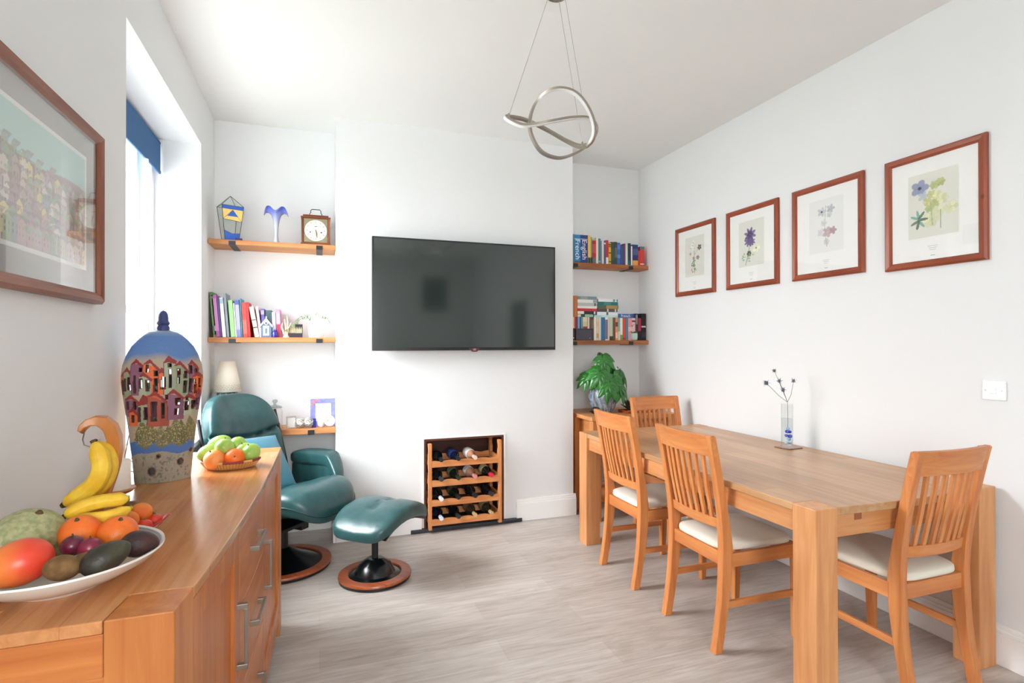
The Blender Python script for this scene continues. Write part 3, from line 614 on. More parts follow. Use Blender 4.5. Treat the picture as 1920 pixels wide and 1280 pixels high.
tag(b.build('speaker_box', [BLACK, WHITE], loc=(p8.x, RS+.004, 1.3883)), 'narrow black box left of the dark grey radio box', 'box')

def leaf(b, base, dirv, L, W, up=(0, 0, 1), droop=.3, m=0, n=5):
    base, d = Vector(base), Vector(dirv).normalized(); up = Vector(up); sd = d.cross(up)
    if sd.length < .05: sd = d.orthogonal()
    sd.normalize(); nn = sd.cross(d); Lf, Rt, Md = [], [], []
    for i in range(n+1):
        t = i/n; wd = W*math.sin(math.pi*min(.98, t*.92+.06))**.8/2; c = base+d*L*t-Vector((0, 0, 1))*droop*L*t*t
        Md.append(b.v(c)); Lf.append(b.v(c+sd*wd+nn*wd*.35)); Rt.append(b.v(c-sd*wd+nn*wd*.35))
    for i in range(n): b.f([Md[i], Md[i+1], Lf[i+1], Lf[i]], m); b.f([Md[i], Rt[i], Rt[i+1], Md[i+1]], m)
# cactus pot on the lower right shelf
p = py(1060+1368/10.67, 636, RS+.005+.03)
t = thing('potted_succulent', 'small succulent in a ribbed pale mint pot in front of the pink books', 'plant', (p.x, RS+.034, 1.3883))
b = B()
for_ = [(.022, 0), (.029, .006), (.0315, .03), (.031, .062), (.027, .0625), (.026, .05), (.001, .048)]
b.loft([[Vector((r_*(1+(.04*math.cos(18*2*math.pi*k/72) if i < 4 else 0))*math.cos(2*math.pi*k/72), r_*(1+(.04*math.cos(18*2*math.pi*k/72) if i < 4 else 0))*math.sin(2*math.pi*k/72), z_)) for k in range(72)] for i, (r_, z_) in enumerate(for_)])
b.build('pot', mat('mint_glaze', 'bcd8d2', .35), t, smooth=50)
b = B(); rr = random.Random(2)
for k in range(16): an = k*2.4; leaf(b, (.012*math.cos(an), .012*math.sin(an), .05), (math.cos(an), math.sin(an), .9+.4*rr.random()), .045, .014, droop=.1)
for k in range(5): leaf(b, (-.012, 0, .08+.012*k), (math.cos(k*1.3), math.sin(k*1.3), .8), .03, .008, droop=.1)
b.tube([(-.01, 0, .05), (-.013, 0, .14)], .002, 6)
b.build('leaves', mat('succulent_green', '5d7a3c', .5), t)

# ---- middle left shelf: leaning books
Cb = [(50, 140, 170, 150, 215, '4f7a48', 'tall dark green book leaning at the far left', ((.25, .9, '6d9358'), (0, .05, 'b9a878'))), (172, 268, 235, 250, 350, 'b765b4', 'magenta-pink book', ((.15, .92, 'cf8fcc'),)), (282, 318, 300, 353, 384, '6d5596', 'thin violet book', ()), (328, 405, 285, 398, 474, 'e9eef0', 'white book with a pale blue top', ((.85, .97, 'a9cede'),)), (412, 460, 195, 488, 535, '98a2b0', 'tall grey book', ()),
 (490, 605, 340, 566, 655, '93cf86', 'light green book', ((0, 1, 'a3d893'),)), (608, 632, 400, 658, 684, 'f0f1ec', 'thin white book right of the light green one', ()), (634, 724, 320, 688, 772, '7f86c4', 'lavender blue book with a pale title', ((.2, .85, 'b3b2e0'), (.86, .97, '5a68b0'))), (727, 762, 300, 776, 800, '3f8d9e', 'thin teal book', ()), (766, 860, 385, 815, 905, 'd4443f', 'thick red book, left of two', ((.1, .5, 'e0655c'),)), (862, 905, 380, 907, 962, 'c22f33', 'thinner red book, right of two', ()),
 (912, 1028, 478, 1050, 1140, 'efe2c6', 'cream book leaning hardest', ((0, 1, 'f1e6cb'), (.55, .58, '7d6c50'), (.3, .33, '7d6c50'))), (1042, 1118, 470, 1143, 1195, 'ecc4dc', 'pale pink book behind the beach hut', ()), (1148, 1240, 515, 1200, 1270, '5a4f96', 'purple book behind the beach hut', ((.8, .95, 'a59ad0'),)), (1252, 1372, 545, 1280, 1395, '39545c', 'dark grey-teal book behind the beach hut', ()), (1382, 1450, 580, 1400, 1475, 'c3c0d8', 'lilac-white book', ((.0, .1, 'd8d5c8'),)), (1456, 1545, 525, 1485, 1565, 'dc86b4', 'pink book with a dark red lower half', ((0, .46, 'a82c50'), (.5, .9, 'e8a4c8')))]
for a0, a1, top, c0, c1, c, lb, dc in Cb:
    yf = LS+.035; k = 10.67; P0 = py(380+c0/k, 632, yf).x; P1 = py(380+c1/k, 632, yf).x; tp = py(380+(a0+a1)/2/k, 530+top/k, yf)
    xm = (P0+P1)/2; dx = xm-tp.x; dz = tp.z-1.406; lean = math.atan2(dx, dz); w = (P1-P0)*.96*math.cos(lean)
    o = book(0, w, math.hypot(dx, dz)*.985, 0, yf, c, lb+', middle shelf of the left alcove', lean, dc, .19, None, None, GC)
    o.location = (P0, yf, 1.4065)
    if P0-dx < XL+.004: o.location.x += XL+.004-(P0-dx)
# beach hut ornament
p0, p1 = py(380+1150/10.67, 632, LS+.02), py(380+1390/10.67, 632, LS+.02); w_ = p1.x-p0.x
t = thing('beach_hut_ornament', 'little grey-blue wooden beach hut ornament with a white gable', 'ornament', ((p0.x+p1.x)/2, LS+.02, 1.4063))
hut = mat('hut_blue', '5f7796', .6); b = B(); w2 = w_/2*.86; hz = .088; pk = .118
b.prism([(-w2, 0), (w2, 0), (w2, hz), (0, pk), (-w2, hz)], lambda a, c, q: (a, q, c), 0, .032)
for k in range(5): b.box((-w2+.004+k*.0165, -.0006, .002), (-w2+.0052+k*.0165, .0005, hz-.002), 1)
b.build('hut_body', [hut, mat('hut_groove', '4c627e', .6)], t)
b = B()
for s_ in (-1, 1): b.prism([(0, pk+.014), (s_*(w2+.008), hz-.008), (s_*(w2+.008), hz-.022), (0, pk-.004)], lambda a, c, q: (a, q, c), -.004, .034)
b.box((-.004, -.004, pk+.006), (.004, .002, pk+.024)); b.build('roof_gable', WHITE, t)
B().box((-.019, -.003, .012), (.019, .0, .078)).box((-.0001, 0, 0), (.0001, .0001, .0001)).build('door_frame', WHITE, t); B().box((-.006, -.0045, .026), (.006, -.003, .062)).build('door_slot', hut, t)
b = B(); b.tube([(.010*math.cos(k*.393), -.004, .096+.010*math.sin(k*.393)) for k in range(16)], .0025, 6, closed=True); b.build('life_ring', WHITE, t)
p = py(380+1440/10.67, 632, LS+.022)
single(B().lathe([(.001, 0), (.014, 0), (.018, .008), (.018, .028), (.011, .042), (.006, .046), (.006, .054), (.001, .054)], (p.x, LS+.022, 1.4063), 20), 'glass_bottle', mat('cobalt_glass', '1f1f9c', .08, spec=.8, coat=.5), 'small cobalt blue glass pot beside the beach hut', 'bottle', (p.x, LS+.022, 1.4063), smooth=40)
# peach coral ornament
p = py(537, 632, LS+.03)
b = B(); cc = Vector((p.x, LS+.03, 1.4063))
b.lathe([(.001, 0), (.022, 0), (.02, .008), (.012, .02), (.001, .02)], tuple(cc), 14)
for dx, dz, bx, bz in ((-.024, .10, -.03, .07), (.004, .145, .01, .1), (.03, .10, .012, .06), (-.012, .125, -.004, .08), (.018, .07, .01, .04)):
    b.tube([cc+Vector((bx*.2, 0, .01)), cc+Vector((bx, -.003, bz)), cc+Vector((dx, 0, dz))], [.008, .006, .0035], 8)
single(b, 'coral_ornament', mat('peach_wood', 'e8c2a6', .6), 'pale peach branching coral ornament on the middle left shelf', 'ornament', tuple(cc), smooth=60)
# black box of cream spikes
p0, p1 = py(540, 632, LS+.02), py(567, 632, LS+.02); w_ = p1.x-p0.x
t = thing('match_box_display', 'black box holding a row of cream wooden pegs, beside the white plant pot', 'box', (p0.x, LS+.02, 1.4063))
B().box((0, 0, 0), (w_, .045, .030)).box((w_*.45, .045, 0), (w_, .052, .092)).build('box', mat('dark_violet_card', '2a2433', .5), t)
for k in range(8):
    B().lathe([(.0045, 0), (.0048, .022), (.0005, .045)], (.008+k*(w_-.016)/7, .02, .0301), 8).build('peg', mat('cream_wood', 'f0d9ae', .5), t, smooth=50)
# trailing plant in white pot
p = py(593, 632, LS+.06)
t = thing('trailing_plant', 'trailing green plant in a white ceramic pot, middle shelf of the left alcove', 'plant', (p.x, LS+.07, 1.4063))
zr = py(593, 594, LS+.06).z-1.4063
B().lathe([(.001, 0), (.048, 0), (.055, .03), (.058, zr*.75), (.050, zr), (.046, zr), (.05, zr*.8), (.001, zr*.78)], (0, 0, 0), 40).build('pot', mat('white_stoneware', 'dcdcd8', .5, bump=.1), t, smooth=40)
b = B(); rr = random.Random(5)
def vine(pts):
    b.tube(pts, .0015, 5)
    for i in range(len(pts)-1):
        a, c = Vector(pts[i]), Vector(pts[i+1])
        for k in range(5):
            q = a.lerp(c, k/5); leaf(b, q, (rr.uniform(-1, 1), rr.uniform(-1, .2), rr.uniform(-.9, .5)), rr.uniform(.016, .026), .009, droop=.2)
vine([(-.01, -.02, zr*.8), (-.05, -.04, zr+.012), (-.10, -.05, zr-.002), (-.145, -.055, zr-.045), (-.18, -.055, zr-.085), (-.2, -.05, zr-.1)]); vine([(.02, -.02, zr*.8), (.05, -.03, zr+.01), (.075, -.03, zr-.01), (.095, -.03, zr-.05)]); vine([(0, -.02, zr*.8), (.0, -.03, zr+.035), (.012, -.03, zr+.02)]); vine([(-.02, -.03, zr*.8), (-.07, -.05, zr+.0), (-.12, -.055, zr-.03), (-.16, -.055, zr-.075)])
b.build('vines', mat('trailing_leaf', '6f9a5a', .5), t)

# ---- top left shelf
# stained glass lantern
yl = LS+.075
t = thing('stained_glass_lantern', 'stained glass lantern of clear, blue and yellow panes with pointed top', 'lantern', (-.565, yl, 2.0522))
o = Vector(t.location); P4 = [(-.028, -.055), (.055, -.012), (.020, .055), (-.058, .025)]   # plan directions: front, right, back, left
bot = [Vector((x*.95, y*.8, .002)) for x, y in P4]; top = [Vector((x*1.5, y*1.2, .232)) for x, y in P4]; apex = Vector((0, 0, .305))
pl = lambda p, q, r, s, a, c: (p*(1-a)+q*a)*(1-c)+(s*(1-a)+r*a)*c
LG, BG, YG = glassy('lantern_glass', 'fcfefd'), mat('blue_stained_glass', '2f62c4', .15, coat=.4), mat('yellow_stained_glass', 'f0cf7a', .15, coat=.4)
for i in range(4):
    j = (i+1) % 4
    b = B()
    if i == 0:
        F_ = lambda a, c: pl(bot[0], bot[1], top[1], top[0], a, c)
        b.face([F_(0, 0), F_(1, 0), F_(1, .22), F_(.75, .20), F_(.5, .20), F_(.25, .23), F_(0, .28)], 1)
        b.face([F_(0, .28), F_(.25, .23), F_(.5, .20), F_(.75, .20), F_(1, .22), F_(1, .56), F_(.5, .59), F_(0, .60)], 0)
        b.face([F_(0, .60), F_(.5, .59), F_(1, .56), F_(1, .90), F_(0, .90)], 2); b.face([F_(0, .9), F_(1, .9), F_(1, 1), F_(0, 1)], 1)
        nrm = (bot[1]-bot[0]).cross(top[0]-bot[0]).normalized()*.0012
        b.face([F_(.22, .70)+nrm, F_(.78, .70)+nrm, F_(.5, .88)+nrm], 1); b.face([F_(.22, .70)-nrm, F_(.78, .70)-nrm, F_(.5, .88)-nrm], 1)
        b.build('coloured_pane', [LG, BG, YG], t, solid=.0018)
    else:
        b.face([bot[i], bot[j], top[j], top[i]]); b.build('clear_pane', LG, t, solid=.0018)
    B().face([top[i], top[j], apex]).build('roof_pane', LG, t, solid=.0018)
b = B(); ld = .0018
for i in range(4):
    j = (i+1) % 4
    for a, c in ((bot[i], bot[j]), (top[i], top[j]), (bot[i], top[i]), (top[i], apex)): b.tube([a, c], ld, 6)
for a, c in ((F_(0, .6), F_(.5, .88)), (F_(1, .56), F_(.5, .88)), (F_(0, .6), F_(1, .56)), (F_(0, .9), F_(1, .9)), (F_(.22, .7), F_(.78, .7)), (F_(0, .28), F_(.5, .2)), (F_(.5, .2), F_(1, .22))): b.tube([a, c], .0014, 6)
b.build('lead_frame', mat('dark_lead', '3c4440', .4, .7), t)
single(B().box((-.53, LS+.03, 2.0522), (-.49, LS+.055, 2.069)), 'small_block', mat('indigo_block', '2b2350', .4), 'tiny dark indigo block at the foot of the stained glass lantern', 'ornament', (-.51, LS+.042, 2.0522), bevel=.001)
# fluted vase
p = py(518, 452, LS+.07)
t = thing('fluted_vase', 'tall frosted glass vase with a ruffled blue rim on the top left shelf', 'vase', (p.x, LS+.07, 2.0523))
b = B(); rings = []; n = 48
for r_, z_, fl, cz_ in ((.001, .0, 0, 0), (.021, .0, 0, 0), (.022, .012, 0, 0), (.014, .026, 0, 0), (.010, .06, 0, 0), (.013, .11, 0, 0), (.020, .16, 0, 0), (.030, .20, .002, .3), (.044, .226, .010, .6), (.058, .236, .018, .8), (.066, .228, .024, 1)):
    rings.append([Vector((r_*math.cos(a)*(1+.18*cz_*abs(math.cos(a))), r_*math.sin(a), z_-fl*math.cos(4*a+.15)-fl*.55*abs(math.cos(a))**3)) for a in [2*math.pi*k/n for k in range(n)]])
b.loft(rings, 0, False, False)
mt, nt, pb = newmat('blue_frosted_glass'); tc = nt.nodes.new('ShaderNodeTexCoord'); sx = nt.nodes.new('ShaderNodeSeparateXYZ'); mr = nt.nodes.new('ShaderNodeMapRange'); mr.inputs[1].default_value = .12; mr.inputs[2].default_value = .24
rp = nt.nodes.new('ShaderNodeValToRGB'); rp.color_ramp.elements[0].color = (*lin('dfe3ea'), 1); rp.color_ramp.elements[1].color = (*lin('5a6fe0'), 1); e2 = rp.color_ramp.elements.new(.55); e2.color = (*lin('a9b8ee'), 1)
nt.links.new(tc.outputs['Object'], sx.inputs[0]); nt.links.new(sx.outputs['Z'], mr.inputs[0]); nt.links.new(mr.outputs[0], rp.inputs[0]); nt.links.new(rp.outputs[0], pb.inputs['Base Color']); pb.inputs['Roughness'].default_value = .35; pb.inputs['Transmission Weight'].default_value = .35
b.build('vase_body', mt, t, smooth=60, solid=.002)
B().lathe([(.001, -.0001), (.0235, -.0001), (.0235, .004), (.001, .004)], (0, 0, 0), 24).build('foot_disc', mat('brown_felt', '6a4a34', .8), t)
# carriage clock
t = thing('mantel_clock', 'wooden mantel clock with a white round dial and wire handle', 'clock', (-.024, LS+.068, 2.0523))
wd, ht = .185, .200; CW = lambda a: wood('walnut_veneer', '4a2413', '9c5526', a, .3)
b = B().box((-wd/2-.006, -.052, 0), (wd/2+.006, .055, .012)); b.box((-wd/2+.004, -.046, .012), (wd/2-.004, .05, ht-.014)); b.box((-wd/2-.006, -.052, ht-.014), (wd/2+.006, .055, ht-.004)); b.box((-wd/2+.008, -.040, ht-.004), (wd/2-.008, .045, ht+.010)); b.build('case', CW('X'), t, bevel=.003)
b = B()
for s_ in (-1, 1):
    b.box((s_*(wd/2-.004)-.006, -.050, .012), (s_*(wd/2-.004)+.006, -.040, ht-.014))
b.build('corner_pillar', CW('Z'), t, bevel=.002)
B().box((-wd/2+.016, -.0475, .018), (wd/2-.016, -.0458, ht-.020)).build('front_plate', mat('aged_brass', '8c8468', .35, .6), t)
cz_ = .098; rd = .073
b = B(); b.prism([(rd*math.cos(2*math.pi*k/64), rd*math.sin(2*math.pi*k/64)) for k in range(64)], lambda a, c, q: (a, q, c+cz_), -.051, -.0475)
for k in range(60):
    a = 2*math.pi*k/60; l_ = .010 if k % 5 == 0 else .003; wq = .0007 if k % 5 else .0013
    M = Matrix.Translation((0, 0, cz_)) @ Matrix.Rotation(a, 4, 'Y'); b.box((-wq, -.0515, rd*.80-l_/2), (wq, -.0509, rd*.80+l_/2), 1, M=M)
b.tube([(rd*.62*math.cos(k*.13), -.0511, cz_+rd*.62*math.sin(k*.13)) for k in range(48)], .0005, 4, 1, True)
for s_ in (-1, 1): b.tube([(s_*.036, -.0508, cz_-.012), (s_*.036, -.0522, cz_-.012)], .0045, 10, 2)
b.box((-.009, -.0516, cz_+.026), (.009, -.0509, cz_+.030), 1)
b.build('dial', [mat('dial_white', 'd2d0c8', .5), mat('dial_ink', '4a4946', .5), BLACK], t, smooth=40)
for an, ln, w_ in ((168, .035, .0045), (172, .05, .003)):
    M = Matrix.Translation((0, 0, cz_)) @ Matrix.Rotation(R(an), 4, 'Y'); B().box((-w_/2, -.054, -.006), (w_/2, -.053, ln), 0, M=M).box((-w_, -.0545, ln*.6), (w_, -.0525, ln*.8), 0, M=M).build('clock_hand', mat('brass', 'a8824a', .3, .9), t)
b = B(); hz = ht+.010; b.tube([(-.042, 0, hz), (-.040, 0, hz+.016), (-.034, 0, hz+.020), (-.034, 0, hz+.036), (-.026, 0, hz+.046), (.026, 0, hz+.046), (.034, 0, hz+.036), (.034, 0, hz+.020), (.040, 0, hz+.016), (.042, 0, hz)], .0028, 8)
for s_ in (-1, 1): b.lathe([(.001, 0), (.010, 0), (.008, .004), (.001, .004)], (s_*.042, 0, hz), 12)
b.build('carry_handle', IRON, t, smooth=50)

# ---- lowest left shelf
Z3 = .7783
t = thing('table_lamp', 'table lamp with cream cut-out shade and dark teal patterned base behind the armchair', 'lamp', (-.588, 4.13, Z3))
LT = 1.045-Z3; b = B()
b.box((-.055, -.055, 0), (.055, .055, LT-.005)); 
for k in range(-1, 2): b.box((k*.036-.003, -.0562, .01), (k*.036+.003, -.0548, LT-.012), 1)
for s_ in range(8): leaf(b, (rr.uniform(-.04, .04), -.0565, LT-.03-.028*s_), (rr.choice((-1, 1)), -.02, .5), .035, .014, m=1, droop=.1)
b.build('lamp_base', [mat('dark_teal_glaze', '12484c', .25), mat('pale_teal_inlay', '6fb0a4', .3)], t)
B().tube([(0, 0, LT-.005), (0, 0, LT+.1)], .006, 10).build('lamp_stem', METAL, t)
sh = mat('cream_shade', 'f3ead8', .8); b = B().lathe([(.086, LT-.004), (.048, LT+.2)], (0, 0, 0), 48); o = b.build('lamp_shade', sh, t, smooth=60, solid=.002)
b = B()
for k in range(30):
    a = k*2*math.pi/30
    for q in range(3): zz = LT+.012+q*.012+.004*(k % 2); r_ = .0872-.186*(zz-LT+.004)+.0004; b.box((r_-.001, -.0022, zz), (r_+.0006, .0022, zz+.004), 0, M=Matrix.Rotation(a+q*.09, 4, 'Z'))
b.build('cutout_pattern', mat('shade_cutouts', 'a9a394', .8), t)
t = thing('glass_jar', 'clear lidded glass jar on the lowest left shelf beside the armchair', 'jar', (-.292, 4.13, Z3))
B().lathe([(.001, .0005), (.046, .0005), (.050, .01), (.050, .115), (.040, .132), (.042, .140), (.038, .140), (.036, .132), (.046, .112), (.046, .012), (.001, .008)], (0, 0, 0), 36).build('jar_body', GLASS, t, smooth=50)
B().lathe([(.001, .1405), (.046, .1405), (.046, .147), (.03, .155), (.010, .16), (.007, .17), (.018, .182), (.016, .194), (.001, .198)], (0, 0, 0), 32).build('jar_lid', glassy('lid_glass', 'dfe5e4', rough=.08), t, smooth=50)
B().lathe([(.0465, .138), (.049, .139), (.049, .1415), (.0465, .1415)], (0, 0, 0), 32).build('jar_seal', METAL, t)
b = B(); rr = random.Random(8)
for k in range(14): b.sell((rr.uniform(-.026, .026), rr.uniform(-.026, .026), .02+rr.uniform(0, .012)), (.009, .008, .006), nu=8, nv=6)
tag(b.build('pebbles', mat('grey_pebble', '6c6862', .6), loc=(-.292, 4.13, Z3), smooth=60), 'small grey pebbles lying in the bottom of the glass jar', 'pebbles', kind='stuff')
def photo_frame(name, lb, x, y, w, h, fw, fm, rz, tilt=.12, pic=None, cat='photo frame'):
    t = thing(name, lb, cat, (x, y, Z3), rz); q = B()
    M = Matrix.Rotation(-tilt, 4, 'X')
    for lo, hi in (((-w/2, 0, 0), (w/2, .01, fw)), ((-w/2, 0, h-fw), (w/2, .01, h)), ((-w/2, 0, fw), (-w/2+fw, .01, h-fw)), ((w/2-fw, 0, fw), (w/2, .01, h-fw))): q.box(lo, hi, 0, M=M)
    q.build('frame', fm, t, bevel=.0015); q = B().box((-w/2+fw, .003, fw), (w/2-fw, .006, h-fw), 0, M=M)
    q.build('photo', pic or mat('pale_photo', 'd9dad6', .4), t); B().bar((0, .012+h*.1, h*.6), (0, .06, .003), .012, .003).build('strut', BLACK, t); return t, M
t, M = photo_frame('photo_frame', 'small silver photo frame at the left of the lowest shelf ornaments', -.183, 4.075, .064, .083, .010, mat('silver', 'cfcac0', .25, .9), .2)
t, M = photo_frame('purple_photo_frame', 'purple patterned photo frame with coral flowers in one corner', .025, 4.13, .172, .192, .034, mat('purple_enamel', '7d7fd6', .4, var=.25, bscale=30), 0, pic=mat('white_photo', 'e8efee', .4))
b = B()
for (fx, fz) in ((-.068, .172), (-.052, .183), (-.074, .15), (-.06, .162), (-.040, .178)):
    for k in range(5): a = k*1.257; b.sell(M @ Vector((fx+.006*math.cos(a), -.002, fz+.006*math.sin(a))), (.004, .0015, .004), nu=6, nv=4)
b.build('flower_decoration', mat('coral_enamel', 'd08a86', .5), t)
SIL = mat('silvered_rope', 'd4d2cc', .3, .7)
for x, lb in ((-.125, 'round silver wire ball ornament next to the small silver frame'), (-.072, 'round silver wire ball ornament nearer the purple frame')):
    b = B(); r_ = .033
    for k in range(9):
        ax = Vector((math.sin(k*1.7), math.cos(k*2.3), math.sin(k*.9+.4))).normalized(); u1 = ax.orthogonal().normalized(); u2 = ax.cross(u1)
        b.tube([Vector((0, 0, r_+.0035))+(u1*math.cos(q*.4189)+u2*math.sin(q*.4189))*r_ for q in range(15)], .0032, 6, closed=True)
    b.sell((0, 0, r_+.0035), (r_*.8,)*3, nu=16, nv=8)
    tag(b.build('wire_ball', SIL, loc=(x, 4.06, Z3), smooth=60), lb, 'ornament', 'silver wire balls')
single(B().box((-.052, 4.055, Z3), (-.022, 4.075, Z3+.062)), 'glass_block', mat('cobalt_block', '23279a', .15, coat=.4, var=.3, bscale=50), 'small deep blue glass block in front of the purple frame', 'ornament', (-.037, 4.065, Z3), bevel=.002)
b = B(); b.sell((0, 0, .036), (.026, .016, .036), nu=20, nv=12, fn=lambda p: Vector((p.x*(1+.08*math.sin(p.z*260)), p.y, p.z)))
b.tube([(.016*math.cos(k*.5)*(1-k/40), -.016, .036+.022*math.sin(k*.5)*(1-k/40)) for k in range(30)], .002, 5)
tag(b.build('spiral_shell', mat('shell_white', 'e6e3dc', .3), loc=(.012, 4.05, Z3), smooth=60), 'upright pale spiral shell in front of the purple frame', 'shell')
b = B(); b.lathe([(.001, .0), (.02, .002), (.034, .012), (.038, .028), (.036, .028), (.03, .014), (.001, .008)], (0, 0, 0), 32)
for k in range(8): b.lathe([(.012-.001*k, .008+.001*k), (.012-.001*k+.0012, .009+.001*k)], (0, 0, 0), 16)
o = tag(b.build('shell_dish', mat('shell_cream', 'efe6da', .3, var=.12, bscale=30), loc=(.058, 4.073, Z3+.0375), smooth=50), 'round cream shell dish propped on edge at the right end of the lowest shelf', 'shell'); o.rotation_euler = (R(76), 0, R(18))
# ================================================================ WINE RACK
RKW = lambda a: wood('rack_pine', 'c87a40', 'eaa468', a, .45, knots=5)
ry0, ry1 = 3.872, 4.14
def rz(v): return py(870, v, ry0).z
rx0, rx1 = py(807, 900, ry0).x, py(938, 900, ry0).x
t = thing('wine_rack', 'pine wine rack standing in the old fireplace opening', 'wine rack', ((rx0+rx1)/2, (ry0+ry1)/2, .0283))
o = Vector(t.location); hw = (rx1-rx0)/2; rh = .615; dp = (ry1-ry0)/2
for sx in (-1, 1):
    for sy in (-1, 1):
        prof = []
        for k in range(33):
            z = rh*k/32; prof.append((.040+.0+(-.012 if (k % 8 in (5, 6)) else 0), z))
        poly = [(0, 0)]+[(a, z) for a, z in prof]+[(0, rh)]
        B().prism(poly, lambda a, c, q: (q, sy*(dp-a), c), sx*hw-.012, sx*hw+.012).build('upright', RKW('Z'), t, bevel=.002)
rails = [.447, .308, .168, .030]
for z in rails:
    for sy in (-1, 1):
        b = B(); n = 40; top = []
        for k in range(n+1):
            x = -hw+.012+(2*hw-.024)*k/n; ph = ((x+hw-.012)/(2*hw-.024)*4) % 1; top.append((x, z+.046-.007*math.exp(-((ph-.5)/.2)**2)))
        b.prism([(-hw+.012, z), (hw-.012, z)]+top[::-1], lambda a, c, q: (a, q, c), sy*dp-sy*.001, sy*dp-sy*.016); b.build('cross_rail', RKW('X'), t)
    for sx in (-1, 1): B().box((sx*hw-.008, -dp+.035, z+.008), (sx*hw+.008, dp-.035, z+.045)).build('side_rail', RKW('Y'), t)
rows = ['top row', 'second row', 'third row', 'bottom row']; cols = ['leftmost', 'second from left', 'third from left', 'rightmost']
BG_ = ('black', '15191a'); 
spec = {(0, 0): ('12181a', '1b2020', None, 'dark wine bottle with a black neck'), (0, 1): ('141c30', '20232b', '26356e', 'dark wine bottle with a navy shoulder label'), (0, 2): ('c08a6c', 'e6c9b8', 'eeeae4', 'pale rose wine bottle with a white label'),
 (1, 0): ('101418', '33383c', None, 'dark wine bottle with a grey neck'), (1, 1): ('1c2a1c', '22301f', '8c8a72', 'dark green wine bottle with a beige label'), (1, 2): ('a87860', 'd98d88', 'eeeae6', 'rose wine bottle with a pink capsule'), (1, 3): ('1a1c16', 'd8284a', 'a89e78', 'dark wine bottle with a bright red capsule'),
 (2, 0): ('12161a', 'e6e8ee', None, 'dark wine bottle with a white capsule'), (2, 1): ('171d14', '1e2020', '5f5b46', 'dark wine bottle with an olive label'), (2, 2): ('15151a', '25262a', None, 'dark wine bottle with a black capsule'), (2, 3): ('14141a', '2b2b30', None, 'dark wine bottle with a black capsule'),
 (3, 0): ('14182c', 'dfe6f4', None, 'dark wine bottle with a pale blue-white capsule'), (3, 1): ('121418', '2d3034', None, 'dark wine bottle with a charcoal capsule'), (3, 2): ('3a2f20', 'c9a878', '8a7452', 'wine bottle with a tan capsule'), (3, 3): ('3a3222', 'c8a06c', '9a8458', 'wine bottle with a tan and gold capsule')}
for (r_, c_), (gc, cc, lc, lb) in spec.items():
    x = -hw+.012+(2*hw-.024)*(c_+.5)/4; z = rails[r_]+.052+.004
    w_ = thing('wine_bottle', f'{lb}, {rows[r_]} of the rack, {cols[c_]}', 'bottle', (o.x+x, ry0-.03, o.z+z), 0, 'wine bottles in the rack')
    M = Matrix.Rotation(R(-90), 4, 'X')
    def lb_(prof, nm, m): 
        b = B(); b.M = M; b.lathe(prof, (0, 0, 0), 24); return b.build(nm, m, w_, smooth=40)
    gm = mat('bottle_'+gc, gc, .08, spec=.7, coat=.3)
    lb_([(.0125, .05), (.0135, .075), (.019, .10), (.034, .125), (.038, .145), (.038, .27), (.034, .275), (.001, .262)], 'glass_body', gm)
    lb_([(.001, -.002), (.0145, -.002), (.0155, .002), (.0155, .012), (.0135, .016), (.0142, .05), (.0128, .052)], 'capsule', mat('capsule_'+cc, cc, .35))
    if lc: lb_([(.0385, .145), (.0385, .23)] if r_ else [(.0345, .124), (.0386, .146), (.0386, .23)], 'label_paper', mat('label_'+lc, lc, .7))

# ================================================================ RECLINER + OTTOMAN
def round_base(t, R_, stem, col_h, hub=.045):
    W_ = wood('cherry_ring', '8c3f1c', 'b8643a', 'X', .3)
    B().lathe([(R_-.002, .003), (R_-.002, .017), (R_-.062, .017), (R_-.062, .003)], seg=64).build('base_rim', BLACK, t, smooth=30)
    B().lathe([(R_, .0172), (R_+.003, .024), (R_, .032), (R_-.052, .034), (R_-.056, .028), (R_-.056, .0172), (R_, .0172)], seg=64).build('wooden_ring', W_, t, smooth=30)
    b = B().lathe([(R_-.057, .004), (R_-.057, .026), (R_-.09, .036), (.09, .085), (hub, .115), (.03, .118), (.001, .118)], seg=48)
    b.build('base_cone', mat('black_enamel', '0e1214', .22), t, smooth=35)
    B().lathe([(stem, .116), (stem, col_h), (.001, col_h)], seg=24).build('column', BLACK, t, smooth=35)
ang = R(-42); RC = (-.215, 3.63)
t = thing('reclining_armchair', 'dark green leather reclining armchair on a round wooden base in the left alcove', 'armchair', (*RC, 0), ang)
round_base(t, .285, .033, .30)
b = B().box((-.20, -.20, .285), (.20, .20, .305)).box((-.28, -.03, .25), (.18, .03, .285)); b.tube([(-.24, -.22, .31), (-.1, -.24, .27), (.12, -.24, .3)], .011, 8); b.tube([(-.24, .22, .31), (-.1, .24, .27), (.12, .24, .3)], .011, 8); b.box((-.16, .19, .25), (.02, .23, .31)); b.box((-.16, -.23, .25), (.02, -.19, .31))
b.build('swivel_frame', BLACK, t, bevel=.003)
def dim(p, cx, cy, r, d): q = ((p.x-cx)**2+(p.y-cy)**2)/(r*r); return d*math.exp(-q*3)
def seatf(p):
    z = p.z
    if z > 0: z -= dim(p, -.02, -.13, .12, .020)+dim(p, -.02, .13, .12, .020)+dim(p, .12, 0, .14, .014)
    z += .055*(p.x/.31)+.012*math.sin(p.x*9)
    if p.x > .15: z -= (p.x-.15)**2*2.4
    return Vector((p.x, p.y*(1-.10*(p.x/.31)**2), z))
B().sell((.075, 0, .418), (.355, .285, .088), .55, .55, 56, 28, seatf).build('seat_cushion', LEATHER, t, smooth=80)
